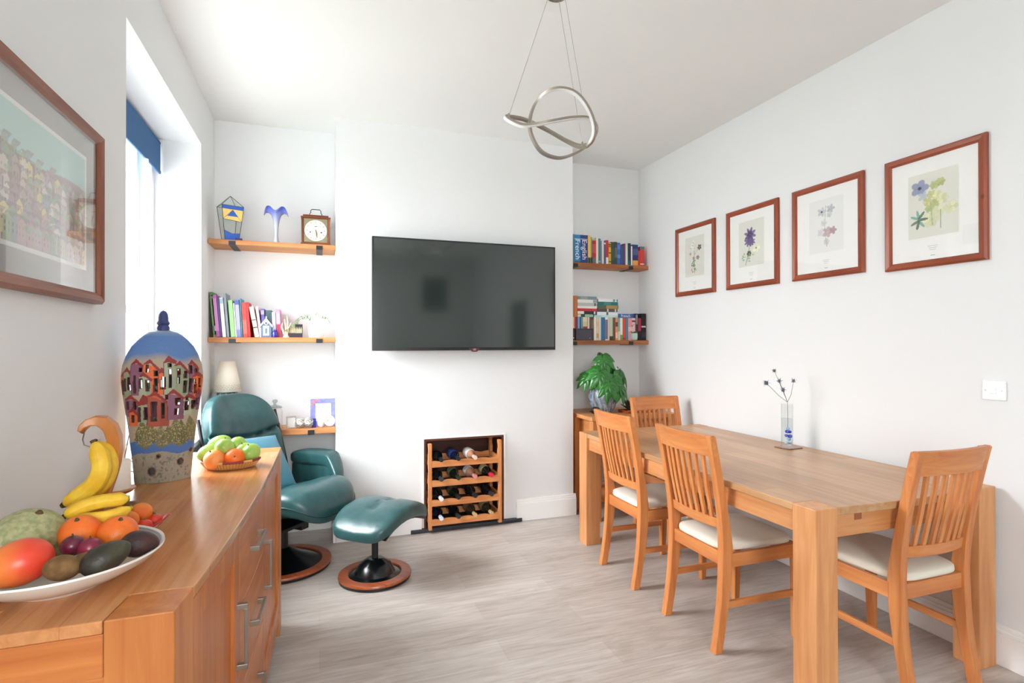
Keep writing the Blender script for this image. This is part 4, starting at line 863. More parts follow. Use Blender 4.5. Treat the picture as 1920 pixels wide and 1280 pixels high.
b = B(); b.tube([Vector((.075, 0, .418))+seatf(Vector((.357*math.copysign(abs(math.cos(a))**.55, math.cos(a)), .287*math.copysign(abs(math.sin(a))**.55, math.sin(a)), .0))) for a in [k*math.pi/32 for k in range(64)]], .0045, 6, closed=True)
b.build('seat_piping', mat('dark_green_piping', '14393a', .35), t, smooth=60)
def back(h0, h1, wd, th, z0, off, e2, nm, puff=0):
    zc, hh = (h0+h1)/2, (h1-h0)/2
    def fn(p):
        s_ = (p.z+zc-h0)/(h1-h0); zz = p.z+zc
        x = p.x+(.065*(p.y/wd)**2*(.35+.65*s_))          # wraps forward at the sides
        x -= (zz-.45)*.28+.05*max(0, zz-.85)
        if p.x > 0 and puff:
            cr = .80-.03*math.cos(p.y*8); dz_ = zz-cr
            x += -.030*math.exp(-(dz_/.016)**2)+.018*math.exp(-((zz-.90)/.07)**2)*(1-(p.y/wd)**2)+.0045*math.sin(p.y*95+3*math.sin(p.y*17))*math.exp(-abs(dz_)/.055)
        yy = p.y*(1-.10*max(0, s_-.35)); return Vector((x-.235+off, yy-.035, zz))
    B().sell((0, 0, 0), (th, wd, hh), .62, .42, 220, 96, fn).build(nm, LEATHER, t, smooth=80)
    return fn
fnb = back(.40, 1.045, .268, .066, 0, .006, .4, 'backrest', 1)
for s_ in (-1, 1): B().tube([(-.24-(z-.45)*.28+.05, s_*(.29-.03*max(0, z-.7))-.035, z) for z in (.36, .5, .65, .8, .92)], .010, 8).build('back_side_rail', BLACK, t, smooth=60)
for s_ in (-1, 1):
    def armf(p, s_=s_):
        return Vector((p.x, p.y+s_*(.355-.10*(p.x/.24)**2*(p.x > 0)), p.z+.585-.10*max(0, -p.x)*0+.015*math.cos(p.x*6)-(.09*max(0, p.x-.12)/.12)))
    B().sell((-.015, 0, 0), (.245, .062, .052), .6, .55, 40, 20, armf).build('armrest', LEATHER, t, smooth=80)
    def panf(p, s_=s_): return Vector((p.x, p.y+s_*(.345-.07*(p.x/.2)**2*(p.x > 0)), p.z+.475))
    B().sell((-.05, 0, 0), (.2, .030, .115), .4, .4, 32, 16, panf).build('arm_panel', LEATHER, t, smooth=80)
# ottoman
OC = (.305, 3.275)
t = thing('footstool', 'green leather footstool with buttoned cushion on a round wooden base', 'footstool', (*OC, 0), ang)
round_base(t, .205, .019, .335)
def otf(p):
    z = p.z
    if z > 0: z -= dim(p, .0, -.07, .07, .022)+dim(p, 0, .07, .07, .022); z -= .006*math.exp(-(p.x/.012)**2)
    z -= .105*(p.y/.25)**2*.75; z += .06*max(0, p.x)*0
    return Vector((p.x*(1-.06*(p.y/.25)**2), p.y, z))
B().sell((.055, -.005, .408), (.2, .258, .050), .5, .42, 64, 32, otf).build('cushion', LEATHER, t, smooth=80)
b = B(); b.loft([[Vector((x, y, z-.075*(y/.24)**2)) for x, z in ((-.12, .358), (.22, .358), (.22, .368), (-.12, .368))] for y in [k*.04-.2 for k in range(11)]]); b.build('support_shell', BLACK, t)
B().box((-.05, -.06, .33), (.13, .06, .359)).build('support_plate', BLACK, t)
# teal cushion on the armchair
def pil(p): 
    k = 1-.5*((abs(p.x)/.2)**2*(abs(p.y)/.2)**2); return Vector((p.x, p.y, p.z))
b = B(); n = 20; g = [[None]*(n+1) for _ in range(n+1)]
pc = mat('teal_cushion_cloth', '2f7f96', .75, bump=.25, bscale=300, sheen=.3)
def pill(u, v, s_): 
    a, c = u*2-1, v*2-1; th = .055*(max(0, (1-a*a)*(1-c*c)))**.45; pin = 1-.06*(1-abs(a*c))*(abs(a)**4+abs(c)**4)*.8
    return Vector((a*.2*pin, c*.2*pin, s_*th))
for s_ in (1, -1):
    V = [[b.v(pill(i/n, j/n, s_)) for j in range(n+1)] for i in range(n+1)]
    for i in range(n):
        for j in range(n): b.f([V[i][j], V[i+1][j], V[i+1][j+1], V[i][j+1]])
bmesh.ops.remove_doubles(b.b, verts=b.b.verts, dist=.0004)
o = b.build('throw_cushion', pc, smooth=70); tag(o, 'teal fabric throw cushion leaning in the green armchair', 'cushion')
TR, BR = py(514, 818, 3.84), py(556, 915, 3.66); upv = (TR-BR).normalized(); wv = Vector((math.cos(ang+R(90)), math.sin(ang+R(90)), 0)); nv = wv.cross(upv).normalized(); wv = upv.cross(nv)
if nv.dot(Vector((math.cos(ang), math.sin(ang), 0))) < 0: nv = -nv; wv = -wv
wv = -wv if wv.y < 0 else wv
m = Matrix((upv, wv, upv.cross(wv))).transposed().to_4x4(); m.translation = (TR+BR)/2-wv*.185; o.matrix_world = m

# ================================================================ CONSOLE in the right alcove
CX0, CX1, CY0, CZ = 1.965, 2.705, 3.715, .80
t = thing('console_table', 'oak console table with drawers standing in the right alcove', 'console table', ((CX0+CX1)/2, (CY0+4.10)/2, 0))
o = Vector(t.location)
def cb(lo, hi, nm, m, **k): return B().box(Vector(lo)-o, Vector(hi)-o).build(nm, m, t, bevel=k.get('bevel', .003))
cb((CX0-.02, CY0-.02, CZ-.03), (CX1+.015, 4.25, CZ), 'tabletop', oak('X'))
for x in (CX0, CX1-.07):
    for y in (CY0, 4.03): cb((x, y, 0), (x+.07, y+.07, CZ-.03), 'leg', oak('Z'))
cb((CX0+.045, CY0+.02, CZ-.20), (CX1-.045, 4.09, CZ-.032), 'drawer_case', oak('X'))
for k in range(2):
    x0 = CX0+.085+k*.30; d = cb((x0, CY0+.004, CZ-.17), (x0+.27, CY0+.022, CZ-.05), 'drawer', oak('X'))
    B().tube([Vector((x0+.135, CY0+.004, CZ-.11))-o, Vector((x0+.135, CY0-.016, CZ-.11))-o], .012, 14).build('knob', IRON, d, smooth=40)
cb((CX0+.045, CY0+.02, .14), (CX1-.045, 4.09, .165), 'lower_shelf', oak('X'))

# potted fatsia
PX, PYY = 2.178, 3.95
t = thing('potted_fatsia', 'large-leaved green fatsia in a glazed blue-grey pot on the console', 'plant', (PX, PYY, CZ+.0003))
mt, nt, pb = newmat('reactive_glaze'); tc = nt.nodes.new('ShaderNodeTexCoord'); n = nt.nodes.new('ShaderNodeTexNoise'); n.inputs['Scale'].default_value = 14; n.inputs['Detail'].default_value = 7; n.inputs['Distortion'].default_value = 1.5
mp = nt.nodes.new('ShaderNodeMapping'); mp.inputs['Scale'].default_value = (1, 1, .45); nt.links.new(tc.outputs['Object'], mp.inputs[0]); nt.links.new(mp.outputs[0], n.inputs['Vector'])
rp = nt.nodes.new('ShaderNodeValToRGB'); els = [(.3, '5a4e48'), (.45, '7d8288'), (.55, '9fb4c6'), (.62, '55617a'), (.75, '6b5244')]
rp.color_ramp.elements[0].position, rp.color_ramp.elements[0].color = .3, (*lin(els[0][1]), 1); rp.color_ramp.elements[1].position, rp.color_ramp.elements[1].color = .75, (*lin(els[4][1]), 1)
for q, c in els[1:4]: rp.color_ramp.elements.new(q).color = (*lin(c), 1)
nt.links.new(n.outputs['Fac'], rp.inputs[0]); nt.links.new(rp.outputs[0], pb.inputs['Base Color']); pb.inputs['Roughness'].default_value = .18; pb.inputs['Coat Weight'].default_value = .5
B().lathe([(.001, 0), (.070, 0), (.074, .006), (.100, .05), (.116, .105), (.118, .15), (.108, .185), (.110, .192), (.104, .192), (.10, .18), (.001, .175)], seg=48).build('glazed_pot', mt, t, smooth=45)
B().lathe([(.001, .1755), (.1, .1765)], seg=24).build('soil', mat('dark_soil', '2c221b', .95), t)
FG = mat('fatsia_green', '2f7a2c', .28, coat=.3, var=.22, bscale=9); FS = mat('fatsia_stem', '7fa04a', .5)
def palmate(b, hub, nrm, fwd, size, lobes=7):
    nrm = Vector(nrm).normalized(); fwd = Vector(fwd); fwd = (fwd-nrm*fwd.dot(nrm)).normalized(); sd = nrm.cross(fwd)
    for k in range(lobes):
        a = (k-(lobes-1)/2)*R(250)/lobes; d = fwd*math.cos(a)+sd*math.sin(a); L = size*(1-.28*abs(a)/R(125)); n = 7; W = size*.44
        s2 = nrm.cross(d); Md, Lf, Rt = [], [], []
        for i in range(n+1):
            q = i/n; wd = W*(.20+.8*math.sin(math.pi*min(1, q*.88+.1))**1.1)*.5*(1 if q < .99 else .05); c = hub+d*L*q-nrm*.30*L*q*q-Vector((0, 0, 1))*.22*L*q*q
            Md.append(b.v(c-nrm*.002)); Lf.append(b.v(c+s2*wd+nrm*wd*.22)); Rt.append(b.v(c-s2*wd+nrm*wd*.22))
        for i in range(n): b.f([Md[i], Md[i+1], Lf[i+1], Lf[i]]); b.f([Md[i], Rt[i], Rt[i+1], Md[i+1]])
FL = [(-.02, -.05, .445, .135, 10), (.02, .03, .47, .12, 80), (-.075, -.10, .335, .155, -60), (-.14, -.02, .30, .13, -100), (.05, -.10, .30, .14, 35), (.135, -.04, .33, .15, 60), (.10, .06, .40, .14, 100), (-.02, -.13, .25, .15, -15), (.16, .02, .26, .14, 80), (.045, -.02, .39, .12, 20), (.09, -.11, .22, .14, 25)]
for (x, y, z, sz, hd) in FL:
    hub = Vector((x, y, z)); base = Vector((x*.12, y*.12, .18))
    B().tube([base, base.lerp(hub, .55)+Vector((0, 0, .03)), hub], [.004, .003, .0022], 6).build('stem', FS, t, smooth=60)
    out = Vector((x, y, 0)); out = out.normalized() if out.length > .02 else Vector((0, -1, 0)); f = Vector((math.sin(R(hd)), -math.cos(R(hd)), -.55))
    b = B(); palmate(b, hub, out*.6+Vector((0, -.75, .65)), f, sz*.92); b.build('leaf', FG, t, smooth=70, solid=.0012)
# objects beside it
p = py(1103, 765, 3.9)
b = B(); b.sell((0, 0, .03), (.042, .036, .030), nu=24, nv=12, fn=lambda p: p*(1+.06*math.sin(p.x*120)*math.sin(p.z*140))); b.tube([(-.036, -.01, .03), (-.055, -.012, .026)], [.010, .006], 8)
tag(b.build('stone_ornament', mat('black_stone', '16161a', .5), loc=(2.062, 3.86, CZ+.0005), smooth=50), 'small black rounded stone figure left of the fatsia pot', 'ornament')
t = thing('wooden_tray', 'orange-brown lacquered tray under the dark lotus on the console', 'tray', (2.45, 3.87, CZ+.0003))
B().box((-.135, -.075, 0), (.135, .075, .008)).box((-.135, -.075, .008), (.135, -.069, .022)).box((-.135, .069, .008), (.135, .075, .022)).box((-.135, -.069, .008), (-.129, .069, .022)).box((.129, -.069, .008), (.135, .069, .022)).build('tray_body', wood('red_lacquer', '9a431c', 'b85a2a', 'X', .3), t, bevel=.001)
B().box((-.129, -.076, .0221), (.129, -.0685, .0241)).build('rim_inlay', mat('pale_inlay', 'd9cfc4', .3), t)
t = thing('lotus_ornament', 'dark bronze lotus flower ornament on the wooden tray', 'ornament', (2.40, 3.87, CZ+.0087))
b = B(); DM = mat('dark_bronze', '37302f', .4, .3)
for ring, (n, L, el) in enumerate(((8, .085, .30), (8, .075, .75), (6, .06, 1.3))):
    for k in range(n): a = 2*math.pi*(k+.5*ring)/n; leaf(b, (.012*math.cos(a), .012*math.sin(a), .01+.012*ring), (math.cos(a), math.sin(a), el), L, .042, droop=-.25)
b.build('petals', DM, t, smooth=60, solid=.003); B().lathe([(.001, 0), (.035, 0), (.03, .012), (.018, .03), (.001, .032)], seg=20).build('lotus_base', DM, t, smooth=50)

# ================================================================ DINING TABLE
TX0, TX1, TY0, TY1 = 1.692, 2.692, 1.497, 3.405
LG_ = .105
t = thing('dining_table', 'long oak dining table with thick square legs against the right wall', 'table', ((TX0+TX1)/2, (TY0+TY1)/2, 0))
o = Vector(t.location); OKZ = wood('table_leg_oak', 'ca8650', 'e4aa74', 'Z', .36)
for x in (TX0, TX1-LG_):
    for y in (TY0, TY1-LG_): B().box(Vector((x, y, 0))-o, Vector((x+LG_, y+LG_, TZ))-o).build('leg', OKZ, t, bevel=.003)
g = .0015; b = B(); nb = 14
pol = [(TX0+.004, TY0+LG_+g), (TX0+LG_+g, TY0+LG_+g)]
# slab with a slightly bowed near end
near = [(TX0+LG_+g+(TX1-TX0-2*LG_-2*g)*k/nb, TY0+.004-.014*math.sin(math.pi*k/nb)) for k in range(nb+1)]
far = [(TX1-LG_-g-(TX1-TX0-2*LG_-2*g)*k/nb, TY1-.004+.014*math.sin(math.pi*k/nb)) for k in range(nb+1)]
pol = near+[(TX1-LG_-g, TY0+LG_+g), (TX1-.004, TY0+LG_+g), (TX1-.004, TY1-LG_-g), (TX1-LG_-g, TY1-LG_-g)]+far+[(TX0+LG_+g, TY1-LG_-g), (TX0+.004, TY1-LG_-g), (TX0+.004, TY0+LG_+g), (TX0+LG_+g, TY0+LG_+g)]
b.prism([(x-o.x, y-o.y) for x, y in pol], lambda a, c, q: (a, c, q), TZ-.030, TZ-.0005); b.build('tabletop', toak('Y'), t, bevel=.003)
AO = wood('table_apron_oak', 'ca8650', 'e4aa74', 'Y', .38); AX = wood('table_apron_oak', 'c2804a', 'dca068', 'X', .38)
B().box(Vector((TX0+.022, TY0+LG_, TZ-.112))-o, Vector((TX0+.045, TY1-LG_, TZ-.0305))-o).build('side_apron', AO, t)
B().box(Vector((TX1-.045, TY0+LG_, TZ-.112))-o, Vector((TX1-.022, TY1-LG_, TZ-.0305))-o).build('side_apron', AO, t)
B().box(Vector((TX0+LG_, TY0+.022, TZ-.118))-o, Vector((TX1-LG_, TY0+.045, TZ-.0305))-o).build('end_apron', AX, t)
B().box(Vector((TX0+LG_, TY1-.045, TZ-.118))-o, Vector((TX1-LG_, TY1-.022, TZ-.0305))-o).build('end_apron', AX, t)
B().box(Vector((TX0+LG_+.11, TY0+.0195, TZ-.062))-o, Vector((TX0+LG_+.145, TY0+.0225, TZ-.034))-o).build('end_peg', wood('walnut_peg', '8a4a22', 'a3622f', 'X', .4), t)

# ================================================================ CHAIRS
def make_chair():
    t = thing('dining_chair', 'x', 'chair', (0, 0, 0), 0, 'oak dining chairs with slatted backs')
    CS = mat('oatmeal_seat_cloth', 'e3dccb', .85, bump=.2, bscale=500, sheen=.3)
    yh = .182
    def cx(z):   # centre line of a back post
        if z < .45: q = z/.45; return -.222+.052*math.sin(q*math.pi/2)
        q = (z-.45)/.51; return -.170-.088*q**1.35
    for s_ in (-1, 1):
        zs = [0, .08, .16, .24, .32, .40, .45, .52, .6, .68, .76, .84, .9, .955]; K = []
        for z in zs:
            d = .040+.016*math.exp(-((z-.40)/.16)**2)-.012*max(0, z-.5); w = .036-.004*max(0, z-.45)
            yo = s_*(yh+.012*max(0, z-.45)*1.2); K.append([Vector((cx(z)+a*d/2, yo+c*w/2, z)) for a, c in ((-1, -1), (1, -1), (1, 1), (-1, 1))])
        B().loft(K).build('back_leg', choak('Z'), t, bevel=.003, smooth=30)
        B().loft([[Vector((.222+a*w/2-(.004 if z < .2 else 0), s_*.195+c*w/2, z)) for a, c in ((-1, -1), (1, -1), (1, 1), (-1, 1))] for z, w in ((0, .030), (.2, .036), (.432, .040))]).build('front_leg', choak('Z'), t, bevel=.003)
        B().box((cx(.41)+.02, s_*.193-.010, .372), (.205, s_*.193+.010, .432)).build('seat_rail', choak('X'), t, bevel=.002)
        B().path([(cx(.205)+.018, s_*.186, .205), (.205, s_*.193, .205)], (.016, .030)).build('stretcher', choak('X'), t, bevel=.002)
    B().box((.206, -.176, .372), (.230, .176, .432)).build('seat_rail', choak('Y'), t, bevel=.002)
    B().box((cx(.40)-.016, -yh+.017, .372), (cx(.40)+.010, yh-.017, .432)).build('seat_rail', choak('Y'), t, bevel=.002)
    def curved(z0, z1, sag, th, nm, wd):
        b = B(); n = 12; rings = []
        for k in range(n+1):
            q = k/n*2-1; bow = -sag*(1-q*q); rings.append([Vector((cx(z)+bow+a*th/2, q*wd, z)) for a, z in ((-1, z0), (1, z0), (1, z1), (-1, z1))])
        b.loft(rings).build(nm, choak('Y'), t, bevel=.002, smooth=30)
    curved(.862, .958, .026, .022, 'top_rail', yh+.024); curved(.535, .580, .022, .020, 'lower_rail', yh-.016)
    for k in range(7):
        q = -1+2*(k+1)/8; y0 = q*(yh-.016); y1 = q*(yh-.010)
        K = []
        for z in (.578, .65, .72, .80, .866):
            f = (z-.578)/.288; bow = -(.022+.004*f)*(1-q*q)-.006*math.sin(f*math.pi); yy = y0+(y1-y0)*f
            K.append([Vector((cx(z)+bow+a*.006, yy+c*.0095, z)) for a, c in ((-1, -1), (1, -1), (1, 1), (-1, 1))])
        B().loft(K).build('slat', choak('Z'), t, smooth=30)
    def sf(p): return Vector((p.x, p.y*(1+.05*p.x/.2), p.z*(1 if p.z > 0 else .5)+(.006 if p.z > 0 else 0)*math.cos(p.x*7)*math.cos(p.y*7)))
    B().sell((.022, 0, .444), (.208, .188, .030), .45, .35, 48, 16, sf).build('seat_pad', CS, t, smooth=70)
    return t
ch = make_chair()
seats = [((1.872, 2.815), 0, 'slatted oak chair on the long side of the table, farther of two seen from behind'), ((1.868, 2.155), 0, 'slatted oak chair on the long side of the table, nearer of two, beside a leg'),
         ((2.285, 1.668), R(90), 'slat-backed oak chair at the near end of the table, by the light switch'), ((2.395, 3.295), R(-90), 'slat-backed oak chair at the far end of the table, in front of the console')]
for i, ((x, y), a, lb) in enumerate(seats):
    c = ch if i == 0 else copy_tree(ch); c.location = (x, y, 0); c.rotation_euler = (0, 0, a); c['label'] = lb

# ================================================================ THISTLE VASE
VX, VY = 2.555, 2.455
b = B().box((-.058, -.050, 0), (.058, .050, .004))
o = b.build('coaster', mat('copper_glass_coaster', '8a5a3c', .2, .4), loc=(VX+.01, VY, TZ+.0003), rot=(0, 0, R(8)), bevel=.001); tag(o, 'square copper-brown coaster under the glass thistle vase', 'coaster')
t = thing('glass_vase', 'tall clear glass cylinder vase with blue beads standing on the dining table', 'vase', (VX, VY, TZ+.0047))
HV = .25
B().lathe([(.001, 0), (.031, 0), (.0315, .003), (.0315, HV), (.0295, HV), (.0295, .012), (.001, .011)], seg=40).build('vase_cylinder', glassy('vase_glass', 'fbfcfc'), t, smooth=50)
B().lathe([(.001, .0125), (.0288, .0125), (.0288, .165), (.001, .165)], seg=32).build('water', glassy('water_clear', 'f8fbfc'), t, smooth=50)
bc = [mat('cobalt_bead', '1f3fd0', .1, coat=.5), mat('sky_bead', '8fc4ee', .1, coat=.5), mat('ice_bead', 'c9e0ee', .1, coat=.5)]
for (x, y, z, r_, m_) in ((-.012, -.008, .026, .011, 2), (.012, -.008, .028, .012, 2), (0, -.012, .048, .011, 1), (-.013, -.006, .068, .010, 0), (.010, -.012, .064, .013, 0), (.013, -.006, .088, .011, 0), (-.010, -.01, .092, .012, 0), (.002, -.006, .107, .010, 1)):
    B().sell((x, y, z), (r_, r_, r_*.8), nu=16, nv=10).build('glass_bead', bc[m_], t, smooth=60)
hd = [(1452, 695, .02, .016), (1437, 718, -.01, .022), (1461, 714, -.03, .018), (1468, 731, -.02, .019), (1488, 714, .0, .017)]
tt = thing('dried_thistles', 'dried blue-grey thistles on thin stems in the glass vase', 'flowers', (VX, VY, TZ+.03))
ST = mat('thistle_stem', '6f7458', .7); base = Vector((.006, .0, .02)); fork = Vector((.0, -.004, .235))
for (u, v, d, r_) in hd:
    e_ = py(u, v, VY+d)-Vector(tt.location); md = fork.lerp(e_, .45)+Vector((.006, 0, -.012))
    B().tube([base, Vector((.010, .004, .12)), fork, md, e_], [.0016, .0016, .0015, .0013, .0012], 6).build('stem', ST, tt, smooth=60)
    b = B(); rr = random.Random(u); b.sell(e_, (r_*.42, r_*.42, r_*.5), nu=12, nv=8)
    for k in range(46):
        a = rr.uniform(0, 6.28); el = rr.uniform(-.9, 1.2); dv = Vector((math.cos(a)*math.cos(el), math.sin(a)*math.cos(el), math.sin(el))); sp = dv.orthogonal().normalized()*r_*.10
        L = r_*(1.25 if k < 16 else .8); b.face([e_+sp, e_-sp, e_+dv*L]); b.face([e_+sp.cross(dv), e_-sp.cross(dv), e_+dv*L])
    b.build('thistle_head', mat('thistle_blue_grey', '5b6a78', .8, var=.3, bscale=80), tt)
# ================================================================ SIDEBOARD
SBY0, SBY1, SBX = 1.175, 2.870, XL+.024
_fx = [(1.175, -.256), (1.278, -.244), (1.45, -.227), (1.665, -.211), (1.9, -.198), (2.176, -.188), (2.5, -.180), (2.87, -.175)]
def fx(y):
    for (a, xa), (c, xc) in zip(_fx, _fx[1:]):
        if y <= c: return xa+(xc-xa)*(y-a)/(c-a)
    return _fx[-1][1]
t = thing('sideboard', 'long honey oak sideboard with doors and three drawers along the left wall', 'sideboard', ((SBX-.2)/2, (SBY0+SBY1)/2, 0))
o = Vector(t.location)
def fb(y0, y1, z0, z1, off, th, b=None):
    b = b or B(); n = max(1, int((y1-y0)/.06)); 
    b.loft([[Vector((fx(y)+off+a*th, y, z))-o for a, z in ((-1, z0), (0, z0), (0, z1), (-1, z1))] for y in [y0+(y1-y0)*k/n for k in range(n+1)]]); return b
PD = .105
g = .0012
# posts (near pair and far pair)
for (y0, y1) in ((SBY0, SBY0+PD), (SBY1-PD, SBY1)):
    fb(y0, y1, 0, SBZ, 0, .112).build('corner_post', wood('sideboard_post', 'b9692c', 'd48c48', 'Z', .36), t, bevel=.003)
    B().box(Vector((SBX, y0, 0))-o, Vector((SBX+.105, y1, SBZ))-o).build('corner_post', wood('sideboard_post', 'b9692c', 'd48c48', 'Z', .36), t, bevel=.003)
# top : slab notched around the posts
ys = [SBY0+PD+g+(SBY1-SBY0-2*PD-2*g)*k/16 for k in range(17)]
pol = [(SBX+.107, SBY0), (fx(SBY0)-.1135, SBY0), (fx(SBY0+PD)-.1135, SBY0+PD+g)]+[(fx(y), y) for y in ys]+[(fx(SBY1-PD)-.1135, SBY1-PD-g), (fx(SBY1)-.1135, SBY1), (SBX+.107, SBY1), (SBX+.107, SBY1-PD-g), (SBX, SBY1-PD-g), (SBX, SBY0+PD+g), (SBX+.107, SBY0+PD+g)]
b = B(); b.prism([(x-o.x, y-o.y) for x, y in pol], lambda a, c, q: (a, c, q), SBZ-.024, SBZ); b.build('top', wood('sideboard_top_glare', 'c27c44', 'dba06a', 'Y', .22, stave=.10), t, bevel=.0025)  # top coloured paler than the fronts to imitate glare
# carcass
B().box(Vector((SBX+.006, SBY0+PD, .10))-o, Vector((-.30, SBY1-PD, SBZ-.025))-o).build('carcass', sboak('Y'), t)
for y0, y1 in ((SBY0, SBY0+.02), (SBY1-.02, SBY1)):
    q = B(); X0, X1 = SBX+.106, fx(SBY0)-.113
    q.box(Vector((X0, y0+.004, SBZ-.105))-o, Vector((X1, y1-.002, SBZ-.0255))-o).box(Vector((X0, y0+.010, .16))-o, Vector((X1, y1-.006, SBZ-.106))-o).box(Vector((X0, y0+.004, .09))-o, Vector((X1, y1-.002, .159))-o)
    for zz in (.52, .34): q.box(Vector((X0, y0+.006, zz))-o, Vector((X1, y1-.004, zz+.06))-o)
    q.build('end_panel', sboak('X'), t, bevel=.002)
# front : doors and drawers
D1, D2, D3, D4 = SBY0+PD+.004, 1.70, 2.145, SBY1-PD-.004
fb(SBY0+PD, SBY1-PD, .085, .118, -.002, .06).build('bottom_rail', sboak('Y'), t, bevel=.002)
zt, zb = SBZ-.027, .121
def handle(par, pts):
    B().path([Vector(p)-o for p in pts], (.016, .008), up=(1, 0, .001) if abs(pts[1][1]-pts[2][1]) > .02 else (1, .001, 0)).build('handle', METAL, par, bevel=.001)
def bar_handle(par, y0, z0, y1, z1):
    x0, x1 = fx(y0)-.003, fx(y1)-.003; s = .028; b = B()
    vert = abs(z1-z0) > .05
    w = .008
    for (y, z, x) in ((y0, z0, x0), (y1, z1, x1)):
        if vert: b.box(Vector((x-.002, y-w, z-.007))-o, Vector((x+s, y+w, z+.007))-o)
        else: b.box(Vector((x-.002, y-.007, z-w))-o, Vector((x+s, y+.007, z+w))-o)
    if vert: b.box(Vector((x0+s-.009, y0-w, z0+.007))-o, Vector((x0+s, y0+w, z1-.007))-o)
    else:
        b.loft([[Vector((xx+s-.009*q, yy, zz))-o for q, zz in ((1, z0-w), (0, z0-w), (0, z0+w), (1, z0+w))] for yy, xx in ((y0+.007, x0), (y1-.007, x1))])
    b.build('handle', mat('satin_handle', '8f857a', .35, .95), par, bevel=.001)
for i, (a, c) in enumerate(((D1, D2-.002), (D3+.002, D4))):
    st = .062; q = fb(a, a+st, zb, zt, -.002, .022); fb(c-st, c, zb, zt, -.002, .022, q); fb(a+st, c-st, zt-.06, zt, -.002, .022, q); fb(a+st, c-st, zb, zb+.06, -.002, .022, q)
    fb(a+st, c-st, zb+.06, zt-.06, -.012, .010, q)
    d = q.build('door', sboak('Z'), t, bevel=.002)
    hy = c-.030 if i == 0 else a+.030; bar_handle(d, hy, .475, hy, .64)
dz = [(zt-.215, zt), (zt-.455, zt-.219), (zb, zt-.459)]
for z0, z1 in dz:
    d = fb(D2+.002, D3-.002, z0, z1, -.002, .022).build('drawer', sboak('Y'), t, bevel=.002)
    zc = (z0+z1)/2; bar_handle(d, 1.865, zc, 2.02, zc)

# ================================================================ BIG TOWN VASE
vc = pz(306, 899, SBZ); rd = Vector((math.cos(YAW-.52), -math.sin(YAW-.52), 0)); 
vdir = Vector((vc.x, vc.y, 0)).normalized(); rd = Vector((vdir.y, -vdir.x, 0))
SC = (vc-CAMP).dot(_fwd)/F
prof = [(622, 9.5), (626, 14), (629, 27), (634, 36), (642, 46), (655, 59), (670, 68), (690, 75.5), (705, 77.6), (720, 78), (745, 74.8), (800, 65.5), (860, 58), (905, 53.5), (914, 52)]
def hwv(v):
    for (a, xa), (c, xc) in zip(prof, prof[1:]):
        if v <= c: return xa+(xc-xa)*(v-a)/(c-a)
    return prof[-1][1]
VT, VB = 622, 905; HC = .835
def zof(v): return (VB-v)*SC*1.0
t = thing('town_vase', 'tall pierced ceramic vase lamp painted with crooked red-roofed houses on the sideboard', 'vase', tuple(vc+Vector((0, 0, .0005))), 0)
W, Hn = 300, 240; SKY, SEA, SAND, CREAM = lin('5578ac'), lin('4a6da6'), lin('9b917e'), lin('a89682')
cv = Canvas(W, Hn, CREAM); rr = random.Random(21); holes = set()
K_ = 3.659
def cpx(x, y, side=0):
    v = 580+y/K_; u = 220+x/K_; xn = (u-302)/hwv(max(VT, min(VB, v))); xn = max(-.995, min(.995, xn))
    th = math.acos(-xn); return (th/(2*math.pi)*W+side*W/2, (v-VT)/(VB-VT)*Hn)
for j in range(Hn):
    v = VT+(VB-VT)*(j+.5)/Hn; y = (v-580)*K_
    for i in range(W):
        th = 2*math.pi*i/W; e_ = 18*math.sin(3*th+1)+8*math.sin(7*th); c = None
        if y < 330+e_: k = max(0, min(1, (y-150)/60)); c = tuple(lin('9ba3ad')[q]*(1-k)+SKY[q]*k for q in range(3)); 
        elif y < 380+e_: k = (y-330-e_)/50; c = tuple(SKY[q]*(1-k)+CREAM[q]*k for q in range(3))
        elif y > 900+12*math.sin(5*th) and y < 990+.6*e_: c = SEA
        elif y >= 990+.6*e_: c = SAND
        if c: n_ = .93+.14*rr.random(); cv.c[j*W+i] = tuple(q*n_ for q in c)
cols = dict(o='d8642c', g='8f9576', p='84566b', s='9fa489', m='7a4a5c', r='a34b35')
ROOF = lin('8c2c28')
